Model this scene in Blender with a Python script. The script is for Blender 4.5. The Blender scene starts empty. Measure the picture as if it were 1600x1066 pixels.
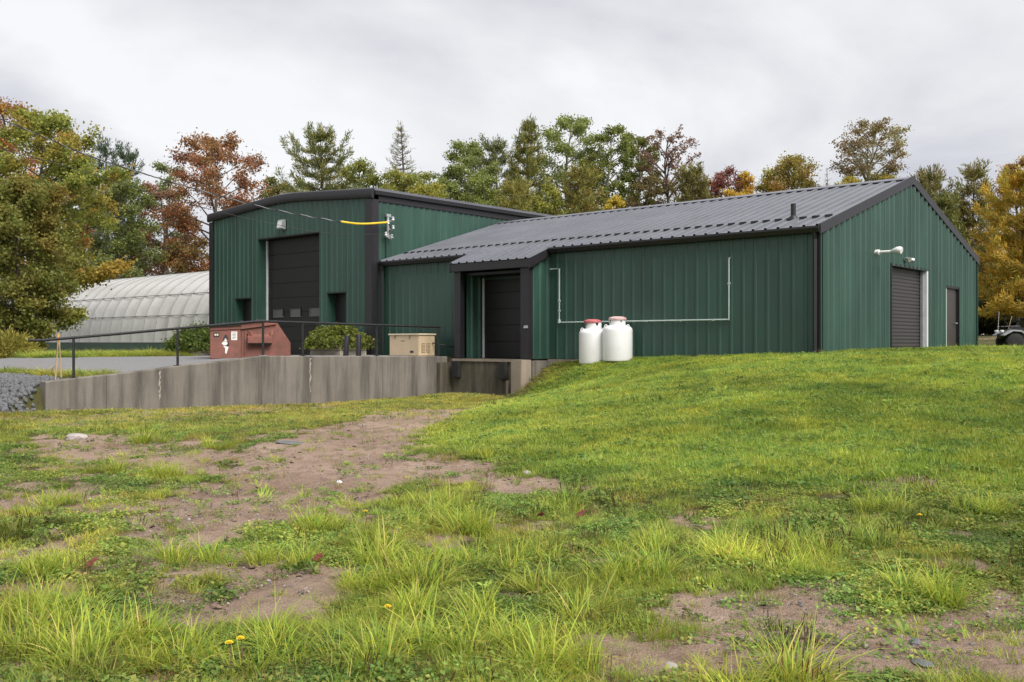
import bpy, bmesh, math, random
import numpy as np
from mathutils import Vector, Matrix

R = math.radians
SC = bpy.context.scene
COL = SC.collection
random.seed(7)

# ------------------------------------------------------------------ camera
EYE = 10.0                      # world height of the lens; every z below is written relative to eye level
F = 1520.0                      # focal length in pixels of a 1600 wide picture
cam = bpy.data.cameras.new('camera')
cam.sensor_width = 36.0
cam.lens = 36.0 * F / 1600.0
cam.shift_y = 2.0 / 1600.0
cam.clip_start = 0.1
cam.clip_end = 3000
camo = bpy.data.objects.new('camera', cam)
COL.objects.link(camo)
camo.location = (0, 0, EYE)
camo.rotation_euler = (R(90), 0, 0)
SC.camera = camo

# ------------------------------------------------------------------ world and sun
SUN_EL, SUN_AZ = R(48), R(205)
world = bpy.data.worlds.new('World')
SC.world = world
world.use_nodes = True
nt = world.node_tree
nt.nodes.clear()
N = nt.nodes.new
out = N('ShaderNodeOutputWorld')
sky = N('ShaderNodeTexSky')
sky.sky_type = 'NISHITA'
sky.sun_disc = False
sky.sun_elevation = SUN_EL
sky.sun_rotation = SUN_AZ
sky.dust_density = 2.0
bg1 = N('ShaderNodeBackground'); bg1.inputs[1].default_value = 0.05
nt.links.new(sky.outputs[0], bg1.inputs[0])
tc = N('ShaderNodeTexCoord')
sep = N('ShaderNodeSeparateXYZ'); nt.links.new(tc.outputs['Generated'], sep.inputs[0])
ab = N('ShaderNodeMath'); ab.operation = 'ABSOLUTE'; nt.links.new(sep.outputs[2], ab.inputs[0])
ad = N('ShaderNodeMath'); ad.operation = 'ADD'; ad.inputs[1].default_value = 0.22; nt.links.new(ab.outputs[0], ad.inputs[0])
dv = N('ShaderNodeVectorMath'); dv.operation = 'DIVIDE'; nt.links.new(tc.outputs['Generated'], dv.inputs[0])
cmb = N('ShaderNodeCombineXYZ')
for i in range(3): nt.links.new(ad.outputs[0], cmb.inputs[i])
nt.links.new(cmb.outputs[0], dv.inputs[1])
mp = N('ShaderNodeMapping'); mp.inputs['Scale'].default_value = (1.0, 0.8, 1.0); mp.inputs['Location'].default_value = (3.1, 1.7, 0.4)
nt.links.new(dv.outputs[0], mp.inputs[0])
no = N('ShaderNodeTexNoise'); no.inputs['Scale'].default_value = 0.95; no.inputs['Detail'].default_value = 7; no.inputs['Roughness'].default_value = 0.52
no.inputs['Distortion'].default_value = 0.35
nt.links.new(mp.outputs[0], no.inputs['Vector'])
cr = N('ShaderNodeValToRGB')
e = cr.color_ramp.elements
e[0].position = 0.36; e[0].color = (0.152, 0.156, 0.178, 1)
e[1].position = 0.64; e[1].color = (0.280, 0.280, 0.283, 1)
m = e.new(0.5); m.color = (0.217, 0.218, 0.227, 1)
nt.links.new(no.outputs[0], cr.inputs[0])
bg2 = N('ShaderNodeBackground'); bg2.inputs[1].default_value = 1.0
nt.links.new(cr.outputs[0], bg2.inputs[0])
mx = N('ShaderNodeMixShader'); mx.inputs[0].default_value = 0.93
nt.links.new(bg1.outputs[0], mx.inputs[1]); nt.links.new(bg2.outputs[0], mx.inputs[2])
nt.links.new(mx.outputs[0], out.inputs[0])

sun = bpy.data.lights.new('sun', 'SUN')
sun.energy = 1.5
sun.angle = R(40)
sun.color = (1.0, 0.96, 0.9)
suno = bpy.data.objects.new('sun', sun)
COL.objects.link(suno)
# direction towards the sun: behind the camera and to the right, high
sd = Vector((0.50, -0.62, 0.92)).normalized()
suno.rotation_euler = sd.to_track_quat('Z', 'Y').to_euler()
suno.location = (0, 0, 60)
sky.sun_elevation = math.asin(sd.z)
sky.sun_rotation = math.atan2(sd.x, sd.y)

SC.view_settings.view_transform = 'Standard'
SC.view_settings.look = 'None'
SC.view_settings.gamma = 1.0
SC.view_settings.exposure = 1.8
SC.cycles.max_bounces = 6
SC.cycles.diffuse_bounces = 3
SC.cycles.glossy_bounces = 3
SC.cycles.transmission_bounces = 4
SC.cycles.transparent_max_bounces = 8

# ------------------------------------------------------------------ building frame (u along the long wall, v into the depth)
TH = R(41.3)
CO, SI = math.cos(TH), math.sin(TH)
CX, CY = 7.58, 24.0
def W(u, v, z=0.0):
    return Vector((CX - u * CO + v * SI, CY + u * SI + v * CO, z + EYE))
def UV(x, y):
    dx, dy = x - CX, y - CY
    return (-dx * CO + dy * SI, dx * SI + dy * CO)

# ------------------------------------------------------------------ numpy helpers
def _hash(ix, iy, s):
    n = (ix.astype(np.int64) * 374761393 + iy.astype(np.int64) * 668265263 + s * 1442695041) & 0x7fffffff
    n = ((n ^ (n >> 13)) * 1274126177) & 0x7fffffff
    return ((n ^ (n >> 16)) & 0xffff) / 65535.0
def vnoise(x, y, s=0):
    x = np.asarray(x, float); y = np.asarray(y, float)
    ix, iy = np.floor(x), np.floor(y)
    fx, fy = x - ix, y - iy
    fx = fx * fx * (3 - 2 * fx); fy = fy * fy * (3 - 2 * fy)
    a = _hash(ix, iy, s); b = _hash(ix + 1, iy, s); c = _hash(ix, iy + 1, s); d = _hash(ix + 1, iy + 1, s)
    return (a * (1 - fx) + b * fx) * (1 - fy) + (c * (1 - fx) + d * fx) * fy
def fbm(x, y, s=0, o=4):
    t, a, f, n = 0, 0.5, 1.0, 0
    for k in range(o):
        t = t + a * vnoise(np.asarray(x) * f, np.asarray(y) * f, s + k * 17); n += a
        a *= 0.5; f *= 2.03
    return t / n
def sstep(x, a, b):
    t = np.clip((np.asarray(x, float) - a) / (b - a), 0, 1)
    return t * t * (3 - 2 * t)

# ------------------------------------------------------------------ terrain
_cp = np.array([
 (-12,5,-1.6),(0,3,-1.62),(6,4,-1.62),(12,6,-1.6),(-8,10,-1.6),(-3,10,-1.58),(0,10.5,-1.56),(3,8,-1.56),(6,8,-1.53),
 (-10,16,-1.58),(-5,16,-1.58),(-1.2,16.5,-1.55),(-8,21,-1.56),(-4,22,-1.6),(-.8,22.5,-1.58),(0,27.5,-1.6),(-1.5,28.5,-1.63),
 (-20,10,-1.6),(-25,18,-1.6),(-40,10,-1.6),(-5,-10,-1.6),(15,-10,-1.6),(-2,30.5,-1.68),
 (1.5,11.5,-1.46),(3,11.5,-1.33),(1,16,-1.3),(3,16,-1.0),(6,11,-1.28),(9,10,-1.3),(14,10,-1.2),(5,18,-.72),(8,18,-.48),
 (12,17,-.42),(16,16,-.45),(2,20,-1.08),(1.2,24,-1.22),(2.4,26,-.95),(2.68,27.5,-.53),(1.75,28.9,-.55),(1.16,29.5,-.56),(.95,28.8,-.85),(.82,28.3,-1.2),(.5,28.1,-1.62),(.3,27.3,-1.62),(1.45,28.1,-.82),(2.25,27.2,-.60),(1.7,27.2,-.85),(1.2,26.5,-1.38),(3.6,26.6,-.52),
 (7.58,24,-.28),(7,22,-.33),(10.9,27.7,-.26),(16,34,-.25),(14,24,-.25),(20,24,-.25),(20,33,-.22),(4.8,25.4,-.42),(25,12,-.8),
 (30,40,.2),(24,46,.3),(18,42,.0),(40,25,-.2),(60,60,.8),(20,70,.6),(-10,70,.3),(0,55,.1)], float)
_d = np.sqrt(((_cp[:, None, :2] - _cp[None, :, :2]) ** 2).sum(-1))
_n = len(_cp)
_A = np.zeros((_n + 3, _n + 3)); _A[:_n, :_n] = _d - 0.15 * np.eye(_n)
_A[:_n, _n] = 1; _A[:_n, _n + 1:] = _cp[:, :2]; _A[_n:, :_n] = _A[:_n, _n:].T
_w = np.linalg.solve(_A, np.concatenate([_cp[:, 2], np.zeros(3)]))
_gx = np.arange(-60, 80.01, 0.25); _gy = np.arange(-20, 100.01, 0.25)
_GX, _GY = np.meshgrid(_gx, _gy, indexing='ij')
_G = np.zeros_like(_GX) + _w[_n] + _w[_n + 1] * _GX + _w[_n + 2] * _GY
for _i in range(_n):
    _G += _w[_i] * np.sqrt((_GX - _cp[_i, 0]) ** 2 + (_GY - _cp[_i, 1]) ** 2)
_G = np.clip(_G, -1.72, 1.2)
for _k in range(3):
    _P = np.pad(_G, 1, mode='edge')
    _G = (_P[1:-1, 1:-1] * 2 + _P[:-2, 1:-1] + _P[2:, 1:-1] + _P[1:-1, :-2] + _P[1:-1, 2:]) / 6
def lower(x, y):
    fx = np.clip((x + 60) / 0.25, 0, len(_gx) - 1.001); fy = np.clip((y + 20) / 0.25, 0, len(_gy) - 1.001)
    ix = fx.astype(int); iy = fy.astype(int); fx = fx - ix; fy = fy - iy
    return (_G[ix, iy] * (1 - fx) + _G[ix + 1, iy] * fx) * (1 - fy) + (_G[ix, iy + 1] * (1 - fx) + _G[ix + 1, iy + 1] * fx) * fy
WALL_TOP = [(-13.6, -.885), (-12, -.745), (-10.3, -.585), (-7.9, -.365), (-.9, -.45)]   # v, z of the retaining wall's top
def wall_top(v):
    return np.interp(v, [a for a, b in WALL_TOP], [b for a, b in WALL_TOP])
def ground(x, y):
    """height above eye level (negative below) of the terrain"""
    x = np.asarray(x, float); y = np.asarray(y, float)
    u, v = UV(x, y)
    lo = lower(x, y)
    up = np.where(v > -7.9, -.47, np.maximum(-.47 + (v + 7.9) * .09, -1.02)) - .012 * np.clip(u - 16.5, 0, 40)
    up = up + .5 * sstep(v, 14, 40)
    pit = sstep(u, 8.40, 8.72) * sstep(v, -3.4, -1.7) * (1 - sstep(u, 13, 14))
    lo = lo * (1 - pit) + np.minimum(lo, -1.64) * pit
    m = sstep(u, 12.07, 12.23)
    vend = -13.95 - .4 * np.sin(u * .4) * sstep(u, 14, 18)
    m = m * sstep(v, vend - 0.85, vend + .6)
    m = np.where(v > 14, np.maximum(m, sstep(u, 2, 22)) , m)
    z = lo * (1 - m) + up * m
    near = 1 - sstep(np.hypot(x, y), 28, 60)
    z = z + (fbm(x * .9, y * .9, 3, 3) - .5) * .10 * near * (1 - .8 * m)
    return z
def gz(x, y):
    return float(ground(np.array([x]), np.array([y]))[0])
def pix(px, py):
    """the point of the terrain seen at a pixel of the 1600 wide photograph"""
    dx, dz = (px - 800) / F, (535 - py) / F
    Y0 = 3.0
    for Yt in np.arange(3.0, 80, 0.05):
        if dz * Yt < gz(dx * Yt, Yt): return dx * Yt, Yt
    return dx * 80, 80.0
_Ys = np.arange(3.0, 60, 0.04)
def pixg(px, py):
    dx, dz = (px - 800) / F, (535 - py) / F
    z = ground(dx * _Ys, _Ys)
    k = np.argmax(dz * _Ys < z)
    return dx * _Ys[k], _Ys[k]

# ------------------------------------------------------------------ materials
def nm(name):
    m = bpy.data.materials.new(name); m.use_nodes = True
    t = m.node_tree; t.nodes.clear()
    o = t.nodes.new('ShaderNodeOutputMaterial')
    return m, t, o
def link(t, a, b): t.links.new(a, b)
def mat(name, col, rough=.5, metal=0.0, var=.12, scale=3.0, bump=0.0, bscale=60.0, spec=.5, stretch=(1, 1, 1), dirt=None, dirt_amt=.5):
    m, t, o = nm(name)
    p = t.nodes.new('ShaderNodeBsdfPrincipled')
    link(t, p.outputs[0], o.inputs[0])
    c = t.nodes.new('ShaderNodeTexCoord'); mpn = t.nodes.new('ShaderNodeMapping')
    mpn.inputs['Scale'].default_value = stretch
    link(t, c.outputs['Object'], mpn.inputs[0])
    n = t.nodes.new('ShaderNodeTexNoise'); n.inputs['Scale'].default_value = scale; n.inputs['Detail'].default_value = 6
    n.inputs['Roughness'].default_value = .6
    link(t, mpn.outputs[0], n.inputs['Vector'])
    r = t.nodes.new('ShaderNodeMapRange'); r.inputs[1].default_value = .3; r.inputs[2].default_value = .7
    link(t, n.outputs[0], r.inputs[0])
    mxn = t.nodes.new('ShaderNodeMix'); mxn.data_type = 'RGBA'
    lo = [max(0, x * (1 - var)) for x in col] if dirt is None else list(col)
    hi = [min(1, x * (1 + var)) for x in col] if dirt is None else [a * (1 - dirt_amt) + b * dirt_amt for a, b in zip(col, dirt)]
    mxn.inputs[6].default_value = (*lo, 1); mxn.inputs[7].default_value = (*hi, 1)
    link(t, r.outputs[0], mxn.inputs[0])
    link(t, mxn.outputs[2], p.inputs['Base Color'])
    rr = t.nodes.new('ShaderNodeMapRange'); rr.inputs[3].default_value = max(.05, rough - .08); rr.inputs[4].default_value = min(1, rough + .1)
    link(t, n.outputs[0], rr.inputs[0]); link(t, rr.outputs[0], p.inputs['Roughness'])
    p.inputs['Metallic'].default_value = metal
    p.inputs['Specular IOR Level'].default_value = spec
    if bump:
        b = t.nodes.new('ShaderNodeBump'); b.inputs['Strength'].default_value = bump; b.inputs['Distance'].default_value = .02
        n2 = t.nodes.new('ShaderNodeTexNoise'); n2.inputs['Scale'].default_value = bscale; n2.inputs['Detail'].default_value = 5
        link(t, mpn.outputs[0] if stretch == (1, 1, 1) else c.outputs['Object'], n2.inputs['Vector'])
        link(t, n2.outputs[0], b.inputs['Height']); link(t, b.outputs[0], p.inputs['Normal'])
    return m
M = {}
M['green'] = mat('green_metal', (.0275, .072, .0545), .42, var=.22, scale=.9, stretch=(1, 1, .35), bump=.16, bscale=2.2)
M['roof'] = mat('roof_metal', (.128, .131, .152), .36, var=.14, scale=.8, bump=.05, bscale=3)
M['trim'] = mat('charcoal_trim', (.018, .0165, .020), .42, var=.15, scale=2)
M['gutter'] = mat('gutter_metal', (.009, .0085, .010), .45, var=.15, scale=2)
M['door_dark'] = mat('dark_door', (.007, .0065, .0065), .5, var=.35, scale=1.6, bump=.1, bscale=3)
M['door_brown'] = mat('brown_door', (.042, .036, .038), .5, var=.15, scale=3)
M['mandoor'] = mat('man_door', (.045, .036, .034), .45, var=.12, scale=2)
M['jamb'] = mat('pale_jamb', (.55, .56, .58), .5, var=.08)
M['glass'] = mat('window_glass', (.05, .052, .05), .12, var=.05, spec=.6)
M['white'] = mat('white_paint', (.78, .78, .79), .38, var=.04, scale=4, dirt=(.62, .61, .58), dirt_amt=.35)
M['pipe'] = mat('pipe_paint', (.42, .50, .47), .5, var=.1)
M['red'] = mat('red_lid', (.40, .04, .05), .5, var=.2, scale=6, dirt=(.62, .38, .38), dirt_amt=.45)
M['red_faded'] = mat('faded_lid', (.52, .24, .24), .55, var=.2, scale=7, dirt=(.66, .60, .58), dirt_amt=.9)
M['frame_grey'] = mat('frame_grey', (.11, .11, .105), .5, var=.3, scale=9)
M['tan'] = mat('tan_metal', (.60, .47, .31), .5, var=.06)
M['tan_light'] = mat('tan_lid', (.70, .60, .44), .5, var=.05)
M['tan_dark'] = mat('tan_vent', (.26, .19, .10), .6, var=.1)
M['dump'] = mat('dumpster_red', (.25, .088, .070), .65, var=.2, scale=4.5, dirt=(.12, .065, .045), dirt_amt=.8, bump=.25, bscale=5)
M['lid'] = mat('black_lid', (.045, .047, .055), .45, var=.2)
M['black'] = mat('black_plastic', (.012, .012, .013), .5, var=.2)
M['rubber'] = mat('rubber', (.018, .017, .016), .85, var=.25, scale=8, bump=.3, bscale=30)
M['rail'] = mat('black_rail', (.016, .016, .018), .4, var=.2, scale=6)
M['galv'] = mat('galvanised', (.50, .52, .53), .38, metal=.6, var=.15, scale=8)
M['ceramic'] = mat('ceramic', (.62, .64, .64), .25, var=.1)
M['yellow'] = mat('yellow_sleeve', (.72, .52, .03), .45, var=.08)
M['cable'] = mat('cable', (.035, .035, .038), .5, var=.35, scale=20)
M['wood'] = mat('stake_wood', (.42, .30, .18), .75, var=.2, scale=4, stretch=(6, 6, .6))
M['orange'] = mat('orange_tape', (.70, .32, .05), .5, var=.1)
M['timber'] = mat('planter_timber', (.33, .29, .23), .8, var=.25, scale=4, stretch=(1, 1, 6), bump=.3)
M['paper'] = mat('label_paper', (.72, .71, .68), .6, var=.08, scale=12)
M['print'] = mat('print_dark', (.03, .03, .03), .6)
M['film'] = None
M['hoop'] = mat('hoop_steel', (.32, .32, .32), .45, metal=.3, var=.1)
M['bark'] = mat('bark', (.10, .085, .07), .9, var=.35, scale=4, stretch=(4, 4, .8), bump=.6, bscale=12)
M['bark_pale'] = mat('bark_pale', (.30, .28, .24), .85, var=.35, scale=4, stretch=(2, 2, 1), bump=.4, bscale=12)
M['stone'] = mat('stone', (.33, .29, .27), .85, var=.25, scale=7, bump=.4, bscale=18)
M['stone_grey'] = mat('stone_grey', (.12, .123, .130), .85, var=.45, scale=7, bump=.4, bscale=18)
M['atv_white'] = mat('atv_panel', (.33, .33, .36), .3, var=.05)
M['petal'] = mat('yellow_petal', (.80, .58, .02), .6, var=.1)
M['redleaf'] = mat('red_leaf', (.15, .030, .018), .6, var=.3, scale=30)
M['clod'] = mat('soil_clod', (.24, .165, .122), .95, var=.4, scale=9, bump=.6, bscale=40)
M['brownstalk'] = mat('stalk_brown', (.13, .08, .04), .8, var=.3, scale=20)

def concrete(name, base, dark, streak=1.0, moss=0.0):
    m, t, o = nm(name)
    p = t.nodes.new('ShaderNodeBsdfPrincipled'); link(t, p.outputs[0], o.inputs[0])
    p.inputs['Roughness'].default_value = .88; p.inputs['Specular IOR Level'].default_value = .25
    c = t.nodes.new('ShaderNodeTexCoord')
    def noise(sc, stretch, det=6, ro=.62):
        q = t.nodes.new('ShaderNodeMapping'); q.inputs['Scale'].default_value = stretch
        link(t, c.outputs['Object'], q.inputs[0])
        n = t.nodes.new('ShaderNodeTexNoise'); n.inputs['Scale'].default_value = sc; n.inputs['Detail'].default_value = det; n.inputs['Roughness'].default_value = ro
        link(t, q.outputs[0], n.inputs['Vector']); return n
    n1 = noise(2.2, (1, 1, .10)); n2 = noise(7, (1, 1, .06)); n3 = noise(1.0, (1, 1, 1)); n4 = noise(30, (1, 1, 1)); n5 = noise(3.0, (1, 1, .5))
    def ramp(n, a, b):
        r = t.nodes.new('ShaderNodeMapRange'); r.inputs[1].default_value = a; r.inputs[2].default_value = b; link(t, n.outputs[0], r.inputs[0]); return r
    def mixc(f, a, b):
        x = t.nodes.new('ShaderNodeMix'); x.data_type = 'RGBA'; link(t, f, x.inputs[0])
        if isinstance(a, tuple): x.inputs[6].default_value = (*a, 1)
        else: link(t, a, x.inputs[6])
        if isinstance(b, tuple): x.inputs[7].default_value = (*b, 1)
        else: link(t, b, x.inputs[7])
        return x.outputs[2]
    def scale(v, k):
        x = t.nodes.new('ShaderNodeMath'); x.operation = 'MULTIPLY'; x.inputs[1].default_value = k; link(t, v, x.inputs[0]); return x.outputs[0]
    c0 = mixc(ramp(n3, .35, .65).outputs[0], tuple(x * .85 for x in base), tuple(x * 1.12 for x in base))
    c1 = mixc(scale(ramp(n1, .45, .63).outputs[0], .85 * streak), c0, dark)
    c2 = mixc(scale(ramp(n2, .55, .75).outputs[0], .6 * streak), c1, tuple(x * .6 for x in dark))
    c3 = mixc(scale(ramp(n4, .3, .7).outputs[0], .25), c2, tuple(x * 1.3 for x in base))
    if moss: c3 = mixc(scale(ramp(n5, .45, .62).outputs[0], moss), c3, (.07, .075, .035))
    link(t, c3, p.inputs['Base Color'])
    b = t.nodes.new('ShaderNodeBump'); b.inputs['Strength'].default_value = .5; b.inputs['Distance'].default_value = .012
    ad = t.nodes.new('ShaderNodeMath'); ad.operation = 'ADD'
    link(t, n4.outputs[0], ad.inputs[0]); link(t, n2.outputs[0], ad.inputs[1])
    link(t, ad.outputs[0], b.inputs['Height']); link(t, b.outputs[0], p.inputs['Normal'])
    return m
M['concrete'] = concrete('concrete', (.178, .160, .138), (.060, .053, .047), 1.0)
M['concrete_dark'] = concrete('concrete_dark', (.125, .108, .086), (.026, .022, .018), 1.15, .6)
M['concrete_pale'] = concrete('concrete_pale', (.27, .225, .18), (.13, .11, .09), .6)
M['effl'] = mat('efflorescence', (.30, .275, .24), .9, var=.2, scale=20)

def leafmat(name, trans=.3, attr='col', inst=False, rough=.55, gain=1.0):
    m, t, o = nm(name)
    a = t.nodes.new('ShaderNodeAttribute'); a.attribute_name = attr
    d = t.nodes.new('ShaderNodeBsdfPrincipled'); d.inputs['Roughness'].default_value = rough; d.inputs['Specular IOR Level'].default_value = .25
    tr = t.nodes.new('ShaderNodeBsdfTranslucent'); mxs = t.nodes.new('ShaderNodeMixShader'); mxs.inputs[0].default_value = trans
    src = a.outputs['Color']
    if inst:
        ti = t.nodes.new('ShaderNodeAttribute'); ti.attribute_type = 'INSTANCER'; ti.attribute_name = 'tint'
        mm = t.nodes.new('ShaderNodeMix'); mm.data_type = 'RGBA'; mm.blend_type = 'MULTIPLY'; mm.inputs[0].default_value = 1
        link(t, src, mm.inputs[6]); link(t, ti.outputs['Color'], mm.inputs[7]); src = mm.outputs[2]
    link(t, src, d.inputs['Base Color']); link(t, src, tr.inputs['Color'])
    link(t, d.outputs[0], mxs.inputs[1]); link(t, tr.outputs[0], mxs.inputs[2]); link(t, mxs.outputs[0], o.inputs[0])
    return m
M['leaf'] = leafmat('leaf', .48)
M['needle'] = leafmat('needle', .3)
M['grass'] = leafmat('grass', .42, inst=True)

# film of the greenhouse
m, t, o = nm('plastic_film')
p = t.nodes.new('ShaderNodeBsdfPrincipled'); p.inputs['Roughness'].default_value = .35
tr = t.nodes.new('ShaderNodeBsdfTranslucent'); mxs = t.nodes.new('ShaderNodeMixShader'); mxs.inputs[0].default_value = .3
c = t.nodes.new('ShaderNodeTexCoord'); n = t.nodes.new('ShaderNodeTexNoise'); n.inputs['Scale'].default_value = .9; n.inputs['Detail'].default_value = 5
link(t, c.outputs['Object'], n.inputs['Vector'])
r = t.nodes.new('ShaderNodeValToRGB'); r.color_ramp.elements[0].position = .35; r.color_ramp.elements[0].color = (.58, .58, .56, 1)
r.color_ramp.elements[1].position = .65; r.color_ramp.elements[1].color = (.74, .74, .73, 1)
link(t, n.outputs[0], r.inputs[0]); link(t, r.outputs[0], p.inputs['Base Color']); link(t, r.outputs[0], tr.inputs['Color'])
link(t, p.outputs[0], mxs.inputs[1]); link(t, tr.outputs[0], mxs.inputs[2]); link(t, mxs.outputs[0], o.inputs[0])
M['film'] = m

# ground: soil that shows as bare reddish dirt or as dark turf soil by the painted mask
m, t, o = nm('soil')
p = t.nodes.new('ShaderNodeBsdfPrincipled'); p.inputs['Roughness'].default_value = .95; p.inputs['Specular IOR Level'].default_value = .15
link(t, p.outputs[0], o.inputs[0])
c = t.nodes.new('ShaderNodeTexCoord')
def gn(sc, det=8, ro=.62):
    n = t.nodes.new('ShaderNodeTexNoise'); n.inputs['Scale'].default_value = sc; n.inputs['Detail'].default_value = det; n.inputs['Roughness'].default_value = ro
    link(t, c.outputs['Object'], n.inputs['Vector']); return n
def gmr(n, a, b, lo=0, hi=1):
    r = t.nodes.new('ShaderNodeMapRange'); r.inputs[1].default_value = a; r.inputs[2].default_value = b; r.inputs[3].default_value = lo; r.inputs[4].default_value = hi
    link(t, n, r.inputs[0]); return r.outputs[0]
def gmix(f, a, b):
    x = t.nodes.new('ShaderNodeMix'); x.data_type = 'RGBA'
    if isinstance(f, float): x.inputs[0].default_value = f
    else: link(t, f, x.inputs[0])
    for v_, k in ((a, 6), (b, 7)):
        if isinstance(v_, tuple): x.inputs[k].default_value = (*v_, 1)
        else: link(t, v_, x.inputs[k])
    return x.outputs[2]
g1, g2, g3 = gn(.8), gn(6), gn(45)
am = t.nodes.new('ShaderNodeAttribute'); am.attribute_name = 'dirt'
dirtc = gmix(gmr(g1.outputs[0], .35, .65), (.34, .235, .175), (.47, .345, .265))
dirtc = gmix(gmr(g2.outputs[0], .48, .68, 0, .8), dirtc, (.235, .162, .122))
dirtc = gmix(gmr(g3.outputs[0], .55, .75, 0, .6), dirtc, (.48, .38, .31))
turf = gmix(gmr(g2.outputs[0], .4, .65), (.10, .085, .038), (.095, .115, .034))
turf = gmix(gmr(g3.outputs[0], .5, .7, 0, .6), turf, (.13, .10, .055))
mm = t.nodes.new('ShaderNodeMath'); mm.operation = 'ADD'
link(t, am.outputs['Fac'], mm.inputs[0]); link(t, gmr(g2.outputs[0], .3, .7, -.28, .28), mm.inputs[1])
link(t, gmix(gmr(mm.outputs[0], .3, .62), turf, dirtc), p.inputs['Base Color'])
b = t.nodes.new('ShaderNodeBump'); b.inputs['Strength'].default_value = 1.0; b.inputs['Distance'].default_value = .07
ad2 = t.nodes.new('ShaderNodeMath'); ad2.operation = 'ADD'
link(t, g3.outputs[0], ad2.inputs[0]); link(t, g2.outputs[0], ad2.inputs[1])
link(t, ad2.outputs[0], b.inputs['Height']); link(t, b.outputs[0], p.inputs['Normal'])
M['soil'] = m
M['gravel'] = mat('gravel_surface', (.185, .183, .185), .9, var=.35, scale=26, bump=.7, bscale=50)

# ------------------------------------------------------------------ mesh building
class MB:
    """collects shapes; coordinates are (u, v, z) of the building frame unless built with raw=True"""
    def __init__(s): s.v = []; s.f = []
    def add(s, vs, fs):
        k = len(s.v); s.v += [tuple(q) for q in vs]; s.f += [tuple(i + k for i in f) for f in fs]; return s
    def box(s, a, b):
        (x0, y0, z0), (x1, y1, z1) = a, b
        return s.add([(x0,y0,z0),(x1,y0,z0),(x1,y1,z0),(x0,y1,z0),(x0,y0,z1),(x1,y0,z1),(x1,y1,z1),(x0,y1,z1)],
                     [(0,3,2,1),(4,5,6,7),(0,1,5,4),(1,2,6,5),(2,3,7,6),(3,0,4,7)])
    def prism(s, poly, d):
        """poly: 3-D points of one face; d: extrusion vector"""
        n = len(poly)
        a = [Vector(q) for q in poly]; b = [q + Vector(d) for q in a]
        return s.add(a + b, [tuple(range(n))[::-1], tuple(range(n, 2 * n))] + [(i, (i + 1) % n, n + (i + 1) % n, n + i) for i in range(n)])
    def tube(s, pts, r, n=8, cap=True):
        pts = [Vector(q) for q in pts]; k0 = len(s.v)
        rs = r if isinstance(r, (list, tuple)) else [r] * len(pts)
        up = None
        for i, q in enumerate(pts):
            d = (pts[min(i + 1, len(pts) - 1)] - pts[max(i - 1, 0)])
            if d.length < 1e-9: d = Vector((0, 0, 1))
            d.normalize()
            ref = Vector((0, 0, 1)) if abs(d.z) < .9 else Vector((1, 0, 0))
            x = d.cross(ref).normalized()
            if up is not None:
                x = (up - d * up.dot(d))
                x = x.normalized() if x.length > 1e-6 else d.cross(ref).normalized()
            up = x
            y = d.cross(x)
            for j in range(n):
                a = 2 * math.pi * j / n
                s.v.append(tuple(q + (x * math.cos(a) + y * math.sin(a)) * rs[i]))
        for i in range(len(pts) - 1):
            for j in range(n):
                a = k0 + i * n + j; b_ = k0 + i * n + (j + 1) % n
                s.f.append((a, b_, b_ + n, a + n))
        if cap:
            s.f.append(tuple(range(k0, k0 + n))[::-1]); e_ = k0 + (len(pts) - 1) * n
            s.f.append(tuple(range(e_, e_ + n)))
        return s
    def lathe(s, prof, c, n=24):
        k0 = len(s.v); cx, cy, cz = c
        for r_, z in prof:
            for j in range(n):
                a = 2 * math.pi * j / n
                s.v.append((cx + r_ * math.cos(a), cy + r_ * math.sin(a), cz + z))
        for i in range(len(prof) - 1):
            for j in range(n):
                a = k0 + i * n + j; b_ = k0 + i * n + (j + 1) % n
                s.f.append((a, b_, b_ + n, a + n))
        s.f.append(tuple(range(k0, k0 + n))[::-1]); e_ = k0 + (len(prof) - 1) * n
        s.f.append(tuple(range(e_, e_ + n)))
        return s
    def build(s, name, m, parent=None, origin=(0, 0, 0), frame=True, bevel=0, smooth=False):
        ou, ov, oz = origin
        if frame: vs = [(-(a - ou), b_ - ov, z - oz) for a, b_, z in s.v]
        else: vs = [(a - ou, b_ - ov, z - oz) for a, b_, z in s.v]
        me = bpy.data.meshes.new(name)
        me.from_pydata(vs, [], s.f)
        bm = bmesh.new(); bm.from_mesh(me)
        bmesh.ops.recalc_face_normals(bm, faces=bm.faces)
        if bevel:
            bmesh.ops.bevel(bm, geom=[e_ for e_ in bm.edges if e_.is_manifold and e_.calc_face_angle(0) > .6], offset=bevel, segments=2, affect='EDGES', clamp_overlap=True)
        bm.to_mesh(me); bm.free()
        if smooth:
            me.polygons.foreach_set('use_smooth', [True] * len(me.polygons))
            me.set_sharp_from_angle(angle=R(40))
        me.materials.append(m)
        ob = bpy.data.objects.new(name, me); COL.objects.link(ob)
        if parent is not None: ob.parent = parent
        return ob
def tag(ob, label=None, cat=None, group=None, kind=None):
    if label: ob['label'] = label
    if cat: ob['category'] = cat
    if group: ob['group'] = group
    if kind: ob['kind'] = kind
    return ob
def thing(name, label, cat, u, v, z, group=None, rot=None):
    """Empty at a base point of the building frame, local x = -u, local y = v"""
    ob = bpy.data.objects.new(name, None); COL.objects.link(ob)
    ob.empty_display_size = .2
    ob.location = W(u, v, z); ob.rotation_euler = (0, 0, -TH if rot is None else rot)
    return tag(ob, label, cat, group)
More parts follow.
